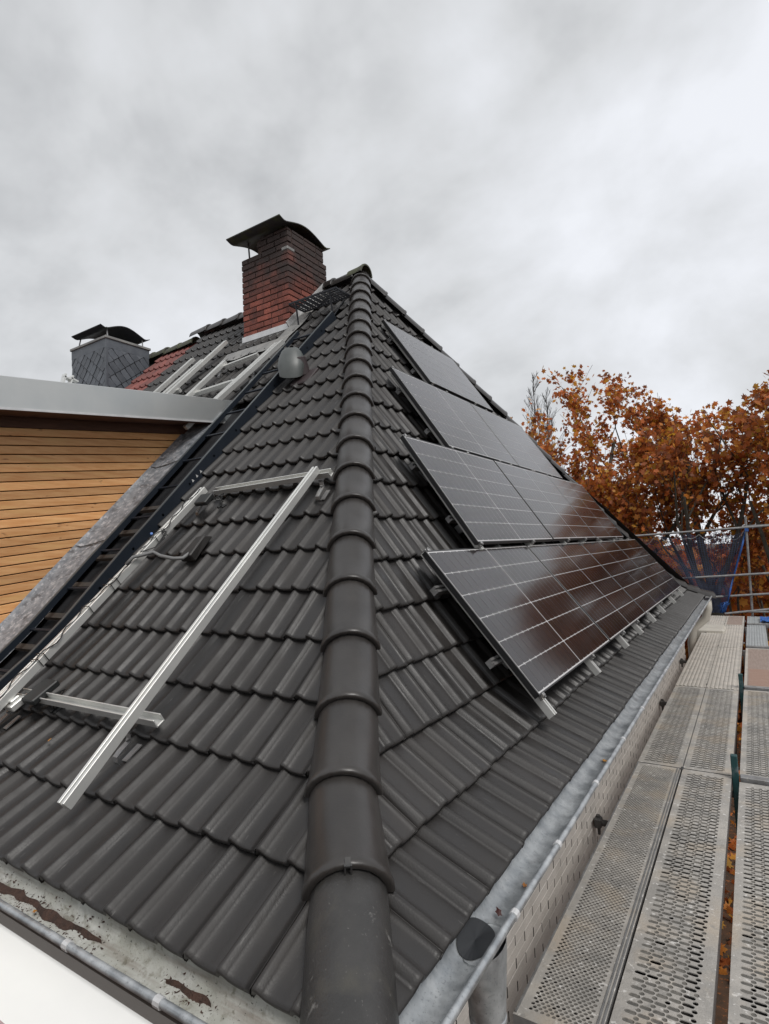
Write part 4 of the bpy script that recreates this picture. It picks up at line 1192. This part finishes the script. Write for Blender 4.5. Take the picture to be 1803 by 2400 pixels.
    if style == 'round':
        MB().box((x1 - .026, y0 + .01, z + .0005), (x1 - .020, y1 - .01, z + .006)).box((x1 - .010, y0 + .01, z + .0005), (x1 - .004, y1 - .01, z + .006)).box((x0 + .004, y0 + .01, z + .0005), (x0 + .012, y1 - .01, z + .006)).build('lip', MAT['steel'], d)
    return d
YS = [2.16, 5.03, 7.76, 10.57, 13.15, 14.62]
XA, XB, XC = -.905, -.579, -.255
g_ = .008
deck(XA, XB - .012, YS[0] + g_, YS[1] - g_, 'round', 'scaffold deck with small round holes beside the white wall in the foreground')
deck(XB, XC, .9, YS[1] - g_, 'slot', 'scaffold deck with slots and round holes, right of the round holed foreground deck', .62)
deck(XA, XB - .006, YS[1] + g_, YS[2] - g_, 'slot', 'slotted scaffold deck by the wall, just beyond the round holed deck', .15)
deck(XB, XC, YS[1] + g_, YS[2] - g_, 'slot', 'slotted scaffold deck in the second bay between wall deck and green posts', .1)
deck(XA, XB - .006, YS[2] + g_, YS[3] - g_, 'rib', 'ribbed beige scaffold deck by the wall beyond the slotted decks')
deck(XB, XC, YS[2] + g_, YS[3] - g_, 'rib', 'ribbed beige scaffold deck of the third bay beside the green post')
deck(XA, XB - .006, YS[3] + g_, YS[4] - g_, 'rib', 'stained ribbed scaffold deck beside the cream rain box')
deck(XB, XC, YS[3] + g_, YS[4] - g_, 'rib', 'ribbed scaffold deck right of the stained one, before the hatch deck')
deck(XA, XB - .006, YS[4] + g_, YS[5], 'rib', 'short ribbed scaffold deck at the far end under the blue net')
deck(XB, XC, YS[4] + g_, YS[5], 'ply', 'far end scaffold deck with a framed plywood hatch')
XE = -.205
deck(XE, XE + .32, .9, 4.93, 'slot', 'slotted scaffold deck right of the gap in the foreground', .5)
deck(XE, XE + .32, 5.06, 7.82, 'slot', 'slotted scaffold deck right of the green posts in the second bay', .12)
deck(XE, XE + .61, 7.98, 10.62, 'ply2', 'wide scaffold deck of brown worn plywood')
deck(XE, XE + .30, 10.78, 13.25, 'ribblue', 'grey ribbed aluminium scaffold deck right of the far posts')
deck(XE, XE + .61, 13.42, 14.62, 'ribblue', 'small grey aluminium scaffold deck carrying the blue tarp')
# frame: posts, transoms, ledgers, guard rails
sf = thing('scaffold', 'scaffold frame of green and grey posts with guard rails', 'scaffold', V(-.2, 8, -6))
for (y, top_, m) in ((4.99, .17, 'green_paint'), (7.9, .16, 'green_paint'), (10.7, -.05, 'steel'), (13.33, -.05, 'steel')):
    MB().box((-.252, y - .024, 0), (-.208, y + .024, CZ + DZ + top_)).build('post', MAT[m], sf, bevel=.005)
    MB().tube([V(-.23, y, DZ + .06), V(-.23, y + .06, DZ + .06)], .012, 8).build('wedge_coupler', MAT['steel'], sf)
for y in (4.995, 7.90, 10.70, 13.335):
    MB().box((-.20, y - .035, CZ + DZ - .03), (1.2, y + .035, CZ + DZ + .025)).build('transom', MAT['steel'], sf, bevel=.004)
    MB().tube([V(-.86, y, DZ - .12), V(-.2, y, DZ - .12)], .024, 10).build('transom_tube', MAT['steel_dark'], sf)
    MB().box((XB - .014, y - .0, CZ + DZ - .02), (XB + .004, y + .06, CZ + DZ + .006)).build('deck_lock', MAT['steel_dark'], sf, bevel=.003)
MB().tube([V(-.16, 14.78, -6), V(-.085, 14.7, .345)], .024, 12).build('corner_post', MAT['steel'], sf)
for (xa, za, xb, zb) in ((-2.45, .035, 1.4, .16), (-2.4, -1.03, 1.4, -.82), (-1.6, -1.45, 1.4, -1.23), (-.62, -1.755, 1.4, -1.48)):
    MB().tube([V(xa, 14.66, za), V(xb, 14.66, zb)], .024, 12).build('guard_rail', MAT['steel'], sf)
MB().tube([V(-.2, 14.66, -1.70), V(1.4, 14.66, -1.69)], .022, 10).build('guard_rail', MAT['steel'], sf)
MB().box((-.15, 14.69, CZ + .105), (1.4, 14.73, CZ + .16)).build('toe_board', MAT['steel'], sf)
MB().box((-.12, 14.64, CZ + .02), (-.05, 14.72, CZ + .10)).build('coupler', MAT['blue'], sf, bevel=.008)
# wall anchors
for i, (y, z) in enumerate(((4.37, -2.035), (7.875, -2.06), (10.264, -2.0))):
    lab = ['nearest black anchor tube with coupler between white wall and deck', 'middle black anchor tube with coupler on the white wall', 'farthest black anchor tube with coupler near the rain box'][i]
    an = thing('wall_anchor', lab, 'wall anchor', V(XW, y, z), 'wall anchors of the scaffold')
    MB().tube([V(XW + .01, y, z), V(-.86, y, z - .0)], .022, 12).build('tube', MAT['steel_dark'], an)
    MB().box((XW + .012, y - .035, CZ + z - .035), (XW + .065, y + .035, CZ + z + .035)).build('coupler', MAT['steel_dark'], an, bevel=.01)
    MB().tube([V(XW + .04, y, z + .05), V(XW + .04, y, z - .085)], [.016, .010], 8).build('bolt', MAT['steel_dark'], an)

# blue net, tarp
mb = MB()
nx, nz = 40, 22
ns = MB()
def netp(a, b):
    xl = -2.35 + 1.25*b**1.1; xr = -.09 - .52*b
    x = xl + (xr - xl)*a
    top_ = .02 + .03*a - .10*abs(math.sin(a*PI*4))
    bot_ = -1.76 + .02*a
    z = top_ + (bot_ - top_)*b
    return V(x, 14.72 + .06*math.sin(a*9 + b*3) + .05*math.sin(b*11 - a*4), z + .03*math.sin(a*17 + b*5)*b*(1-b)*4)
for i in range(nx+1):
    ns.tube([netp(i/nx, k/nz) for k in range(nz+1)], .0055, 3, False)
for k in range(nz*2+1):
    ns.tube([netp(i/nx, k/(nz*2)) for i in range(nx+1)], .0050, 3, False)
net = thing('debris_net', 'blue debris net sagging from the far guard rail', 'net', V(-1.3, 14.7, -1.8))
ns.build('mesh', MAT['net'], net, recalc=False)
hm = MB()
for j in range(3):
    hm.tube([netp(1, k/nz) + Vector((-.01*j, .012*math.sin(k + j), 0)) for k in range(nz+1)], .008, 5)
for j in range(9):
    hm.tube([netp(.80 + .2*random.random(), .86 + .14*random.random()) + Vector((random.uniform(-.05, .05), -.03, random.uniform(-.02, .02))) for _ in range(7)], .010, 5)
hm.build('hem', MAT['blue'], net, smooth=True)
hm = MB()
for k in range(5):
    a0, a1 = k/5, (k+1)/5
    hm.tube([netp(a0 + (a1-a0)*t/8, 0) + Vector((0, -.03, -.16*math.sin(PI*t/8) + .06)) for t in range(9)], .006, 5)
hm.build('cord', MAT['steel'], net)
mb = MB(); rows = []
for i in range(12):
    rows.append([V(.02 + .035*i, 13.55 + .08*k + .03*math.sin(i*1.7 + k), DZ + .012 + .035*abs(math.sin(i*.9 + k*1.3)) + .02*random.random()) for k in range(9)])
tag(mb.grid(rows).build('tarp', MAT['blue']), 'crumpled bright blue tarp on the far aluminium deck', 'tarp')

# cream rain box with lettering at the end of the wall
rb = thing('rain_box', 'cream plastic rain box with dark lettering at the end of the white wall', 'rain box', V(-.9, 12.0, -2.6))
bx = V(-1.08, 12.05, -2.55)
MB().box((bx.x, bx.y, bx.z), (bx.x + .55, bx.y + .6, CZ - 1.72)).build('body', MAT['pvc'], rb, bevel=.04)
MB().box((bx.x + .16, bx.y - .004, CZ - 2.22), (bx.x + .32, bx.y + .01, CZ - 2.06)).build('window', MAT['slit'], rb)
MB().box((bx.x + .14, bx.y - .003, CZ - 1.955), (bx.x + .44, bx.y + .004, CZ - 1.948)).build('printed_rule', MAT['text'], rb)
MB().box((bx.x + .22, bx.y - .003, CZ - 1.80), (bx.x + .25, bx.y + .004, CZ - 1.785)).build('label_plate', MAT['text'], rb)
cu = bpy.data.curves.new('lettering', 'FONT'); cu.body = 'mylogger'; cu.size = .085; cu.extrude = .001; cu.materials.append(MAT['text'])
tmp_o = bpy.data.objects.new('tmp_text', cu); C.objects.link(tmp_o); bpy.context.view_layer.update()
me_t = bpy.data.meshes.new_from_object(tmp_o.evaluated_get(bpy.context.evaluated_depsgraph_get())); bpy.data.objects.remove(tmp_o)
if not me_t.materials: me_t.materials.append(MAT['text'])
tx = bpy.data.objects.new('lettering', me_t); C.objects.link(tx)
tx.parent = rb; tx.matrix_basis = Matrix.Translation(-WL[rb]) @ Matrix.Translation((bx.x + .14, bx.y - .003, CZ - 1.93)) @ Matrix.Rotation(PI/2, 4, 'X')

# timber offcuts under the deck gap
for i, (xa, ya, xb, yb, z_) in enumerate(((-.30, 3.6, -.16, 5.2, .35), (-.20, 3.7, -.10, 5.0, .37), (-.36, 4.2, -.05, 4.25, .41))):
    p, q = Vector((xa*1.9 - .0, ya*1.5, z_)), Vector((xb*1.9, yb*1.5, z_))
    d = (q-p).normalized(); ax = Vector((d.y, -d.x, 0))
    o = MB().prism([(-.03, -.02), (.03, -.02), (.03, .02), (-.03, .02)], p, q, ax, Vector((0, 0, 1))).build('timber_offcut', MAT['stick'])
    tag(o, ['longest pale timber offcut below the gap between the decks', 'shorter pale timber offcut beside the longest one under the gap', 'pale timber offcut lying across the other two under the gap'][i], 'timber', 'timber offcuts under the scaffold')
# fallen leaves
def leaf_obj(p, n, m, s_, label):
    n = Vector(n).normalized(); u = n.orthogonal().normalized(); v = n.cross(u); a = random.random()*6
    u, v = u*math.cos(a) + v*math.sin(a), v*math.cos(a) - u*math.sin(a)
    pts = []
    for k in range(10):
        t = 2*PI*k/10; r_ = s_*(1 if k % 2 == 0 else .62)*(1.3 if k == 0 else 1)
        pts.append(p + u*r_*math.cos(t) + v*r_*math.sin(t)*.7 + n*(.003 + .004*random.random()))
    o = MB().add([p + n*.006] + pts, [(0, 1+k, 1 + (k+1) % 10) for k in range(10)]).build('fallen_leaf', m)
    tag(o, label, 'leaf', 'fallen leaves on the roof and in the gutters')
leaf_obj(V(-.955, 1.905, -.99), (.4, 0, .9), MAT['leaf_yellow'], .010, 'small yellow leaf on the lowest tile course right of the hip')
leaf_obj(V(-2.888, 1.463, -.84), (0, -.6, .8), MAT['leaf_yellow'], .010, 'small ochre leaf on the dark tiles below the lower cross rail')
leaf_obj(V(-.735, 1.928, -1.165), (0, 0, 1), MAT['leaf_yellow'], .014, 'orange leaf in the right gutter just beyond the outlet')
leaf_obj(V(-.735, 3.186, -1.165), (0, 0, 1), MAT['leaf_yellow'], .022, 'curled orange leaf farther along the right gutter')
leaf_obj(V(-2.13, 1.025, -1.172), (0, .3, 1), MAT['leaf_yellow'], .013, 'orange leaf on the rusty sludge in the left gutter')
leaf_obj(V(-.75, 1.73, -1.15), (.2, -.3, 1), MAT['leaf_brown'], .016, 'dark brown leaf at the rim of the gutter outlet')

# ------------------------------------------------------------------ trees
LEAFCOLS = [(.54, .17, .036), (.42, .12, .03), (.60, .23, .045), (.30, .09, .03), (.48, .135, .035), (.64, .31, .05), (.22, .08, .035)]
YEL = [(.52, .29, .03), (.42, .22, .03)]
LEAFSHAPE = [(0, -.5), (.18, -.28), (.5, -.2), (.30, .02), (.42, .3), (.14, .22), (0, .55), (-.14, .22), (-.42, .3), (-.30, .02), (-.5, -.2), (-.18, -.28)]
def leaves_mesh(pts, size, yel=.06):
    vs, fs, cols = [], [], []
    for p in pts:
        n = Vector((random.gauss(0, 1), random.gauss(0, 1), random.gauss(0, 1))).normalized(); u = n.orthogonal().normalized(); v = n.cross(u)
        a = random.random()*6.28; u, v = u*math.cos(a) + v*math.sin(a), v*math.cos(a) - u*math.sin(a)
        s_ = size*random.uniform(.5, 1.45); k = len(vs); curl = random.uniform(-.25, .35)
        for (x_, y_) in LEAFSHAPE: vs.append(p + u*x_*s_ + v*y_*s_ + n*(curl*(x_*x_ + y_*y_)*s_*1.2))
        fs.append(tuple(range(k, k + 12)))
        c = random.choice(YEL) if random.random() < yel else random.choice(LEAFCOLS)
        b = random.uniform(.7, 1.25); cols.append((c[0]*b, c[1]*b, c[2]*b, 1))
    me = bpy.data.meshes.new('crown'); me.from_pydata([tuple(q) for q in vs], [], fs)
    ca = me.color_attributes.new('leafcol', 'FLOAT_COLOR', 'CORNER')
    data = []
    for c in cols: data += list(c)*12
    ca.data.foreach_set('color', data)
    me.materials.append(MAT['leaf'])
    return me
def grow(rng, base, d, L, r, depth, segs, tips, spread=.55, upw=.12):
    p = Vector(base); d = Vector(d).normalized(); pts = [p.copy()]; rad = [r]
    n_ = 5
    for i in range(n_):
        d = (d + Vector((rng.gauss(0, .10), rng.gauss(0, .10), rng.gauss(0, .08) + upw*.3))).normalized()
        p = p + d*L/n_; pts.append(p.copy()); rad.append(r*(1 - .55*(i+1)/n_))
        if depth > 0 and i >= 1:
            for _ in range(1 if depth > 1 else 2):
                if rng.random() < .85:
                    ax = d.orthogonal().normalized(); ang = rng.random()*6.28
                    sd = ax*math.cos(ang) + d.cross(ax)*math.sin(ang)
                    nd = (d*(1-spread) + sd*spread + Vector((0, 0, upw))).normalized()
                    grow(rng, p, nd, L*rng.uniform(.5, .75), rad[-1]*.62, depth-1, segs, tips, spread, upw)
        if depth <= 1: tips.append((p.copy(), d.copy()))
    segs.append((pts, rad, depth))
    if depth > 0: grow(rng, p, d, L*.6, rad[-1], depth-1, segs, tips, spread, upw)
def tree(label, base, h, trunk_h, seed, ell, nleaf, lsize, yel, lean=(0, 0), group='autumn plane trees beyond the scaffold'):
    rng = random.Random(seed)
    t = thing('plane_tree', label, 'tree', base, group)
    segs, tips = [], []
    b = Vector(base)
    top = b + Vector((lean[0], lean[1], trunk_h))
    mid = b*.5 + top*.5 + Vector((rng.uniform(-.2, .2), rng.uniform(-.2, .2), 0))
    MB().tube([b, mid, top], [.26, .21, .17], 10).build('trunk', MAT['bark'], t, smooth=True)
    for k in range(7):
        a = k*2*PI/7 + rng.random()*.5; el = rng.uniform(.45, 1.25)
        st = mid*(1-k/7) + top*(k/7)
        grow(rng, st, (math.cos(a)*math.cos(el), math.sin(a)*math.cos(el), math.sin(el)), (h - trunk_h)*rng.uniform(.42, .62), .085, 3, segs, tips, .5, .14)
    grow(rng, top, (0, 0, 1), (h-trunk_h)*.55, .12, 3, segs, tips, .5, .14)
    cx_, cy_, cz_, rx, ry, rz = ell
    def inside(p, k=1.0): return ((p.x-cx_)/rx)**2 + ((p.y-cy_)/ry)**2 + ((p.z-cz_)/rz)**2 < k
    br = MB(); tw = MB()
    for pts, rad, dep in segs:
        if not all(inside(q, 1.02) for q in pts[1:]): continue
        (br if dep >= 2 else tw).tube(pts, [max(q, .006) for q in rad], 5 if dep >= 2 else 3, False)
    if br.v: br.build('limbs', MAT['bark'], t, smooth=True, recalc=False)['kind'] = 'stuff'
    if tw.v: tw.build('twigs', MAT['bark'], t, recalc=False)['kind'] = 'stuff'
    pts = []
    cl = [q for q in tips if inside(q[0])]
    # leaf clumps at twig tips, clumped so that gaps stay open
    while len(pts) < nleaf and cl:
        p, d = rng.choice(cl)
        for _ in range(rng.randint(4, 11)):
            q = p + Vector((rng.gauss(0, .13), rng.gauss(0, .13), rng.gauss(0, .11) - .05))
            if inside(q, 1.08): pts.append(q)
    random.seed(seed)
    me = leaves_mesh(pts, lsize, yel); me.transform(Matrix.Translation(-WL[t]))
    o = bpy.data.objects.new('crown', me); C.objects.link(o); o.parent = t
    return t
def at(rx, y, z=0): return Vector((rx*y, y, z))
tree('tall rust brown plane tree just beyond the far hip', (-3.7, 19.0, 0), 13.6, 4.2, 5, (-4.5, 19, CZ + 1.7, 3.3, 2.6, 4.4), 11500, .14, .07)
tree('broad rust brown plane tree with gaps of sky, behind the corner post', (-1.0, 18.0, 0), 11.0, 4.4, 23, (-1.1, 18, CZ + .1, 2.4, 2.4, 3.5), 6600, .14, .07)
tree('yellow flecked plane tree at the right edge behind the guard rails', (1.2, 17.0, 0), 11.5, 4.0, 57, (1.1, 17, CZ + .4, 1.9, 2.4, 3.7), 8000, .14, .11)
# bare slender trees behind
for i, (rx, y, top_) in enumerate(((-.318, 34, 10.2), (-.296, 36, 9.6), (-.352, 33, 6.6), (-.385, 35, 5.4))):
    rng = random.Random(90 + i); segs, tips = [], []
    b = at(rx, y); lab = ['tallest bare poplar rising left of the rust brown crown', 'slim bare poplar just beside the rust brown crown', 'low bare tree between the roof slope and the tall poplar', 'lowest bare tree close to the far hip tiles'][i]
    t = thing('bare_tree', lab, 'tree', b, 'bare trees behind the plane trees')
    tp = Vector((b.x + .3, b.y, CZ + top_))
    MB().tube([b, b*.5 + tp*.5, tp], [.16, .09, .015], 6).build('trunk', MAT['twig'], t, smooth=True)
    tw = MB()
    for k in range(46):
        f_ = .45 + .54*k/46; st = b + (tp - b)*f_
        a = rng.random()*6.28; L = (1 - f_)*5.0 + .5
        segs = []
        grow(rng, st, (math.cos(a)*.55, math.sin(a)*.55, .85), L*.62, .03*(1.2 - f_) + .008, 1, segs, tips, .4, .3)
        for pts, rad, dep in segs: tw.tube(pts, [max(q, .009) for q in rad], 3, False)
    tw.build('branches', MAT['twig'], t, recalc=False)['kind'] = 'stuff'
# brown undergrowth and woodland edge that reads as one mass
random.seed(3)
pts = []
for _ in range(26000):
    x_ = random.uniform(-9, 9); y_ = random.uniform(20, 27)
    h = 5.6 + .7*math.sin(x_*1.1) + .5*math.sin(x_*2.7 + y_)
    z_ = h*random.random()**.75
    pts.append(Vector((x_, y_, z_)))
me = leaves_mesh(pts, .30, .03)
o = bpy.data.objects.new('undergrowth', me); C.objects.link(o); tag(o, 'rust brown undergrowth and hedge behind the trees', None, None, 'stuff')
pts = []
for _ in range(5000):
    pts.append(Vector((random.uniform(-4, 6), random.uniform(9, 24), random.uniform(.01, .06))))
me = leaves_mesh(pts, .16, .05)
o = bpy.data.objects.new('leaf_litter', me); C.objects.link(o); tag(o, 'fallen brown leaves covering the ground below the scaffold', None, None, 'stuff')
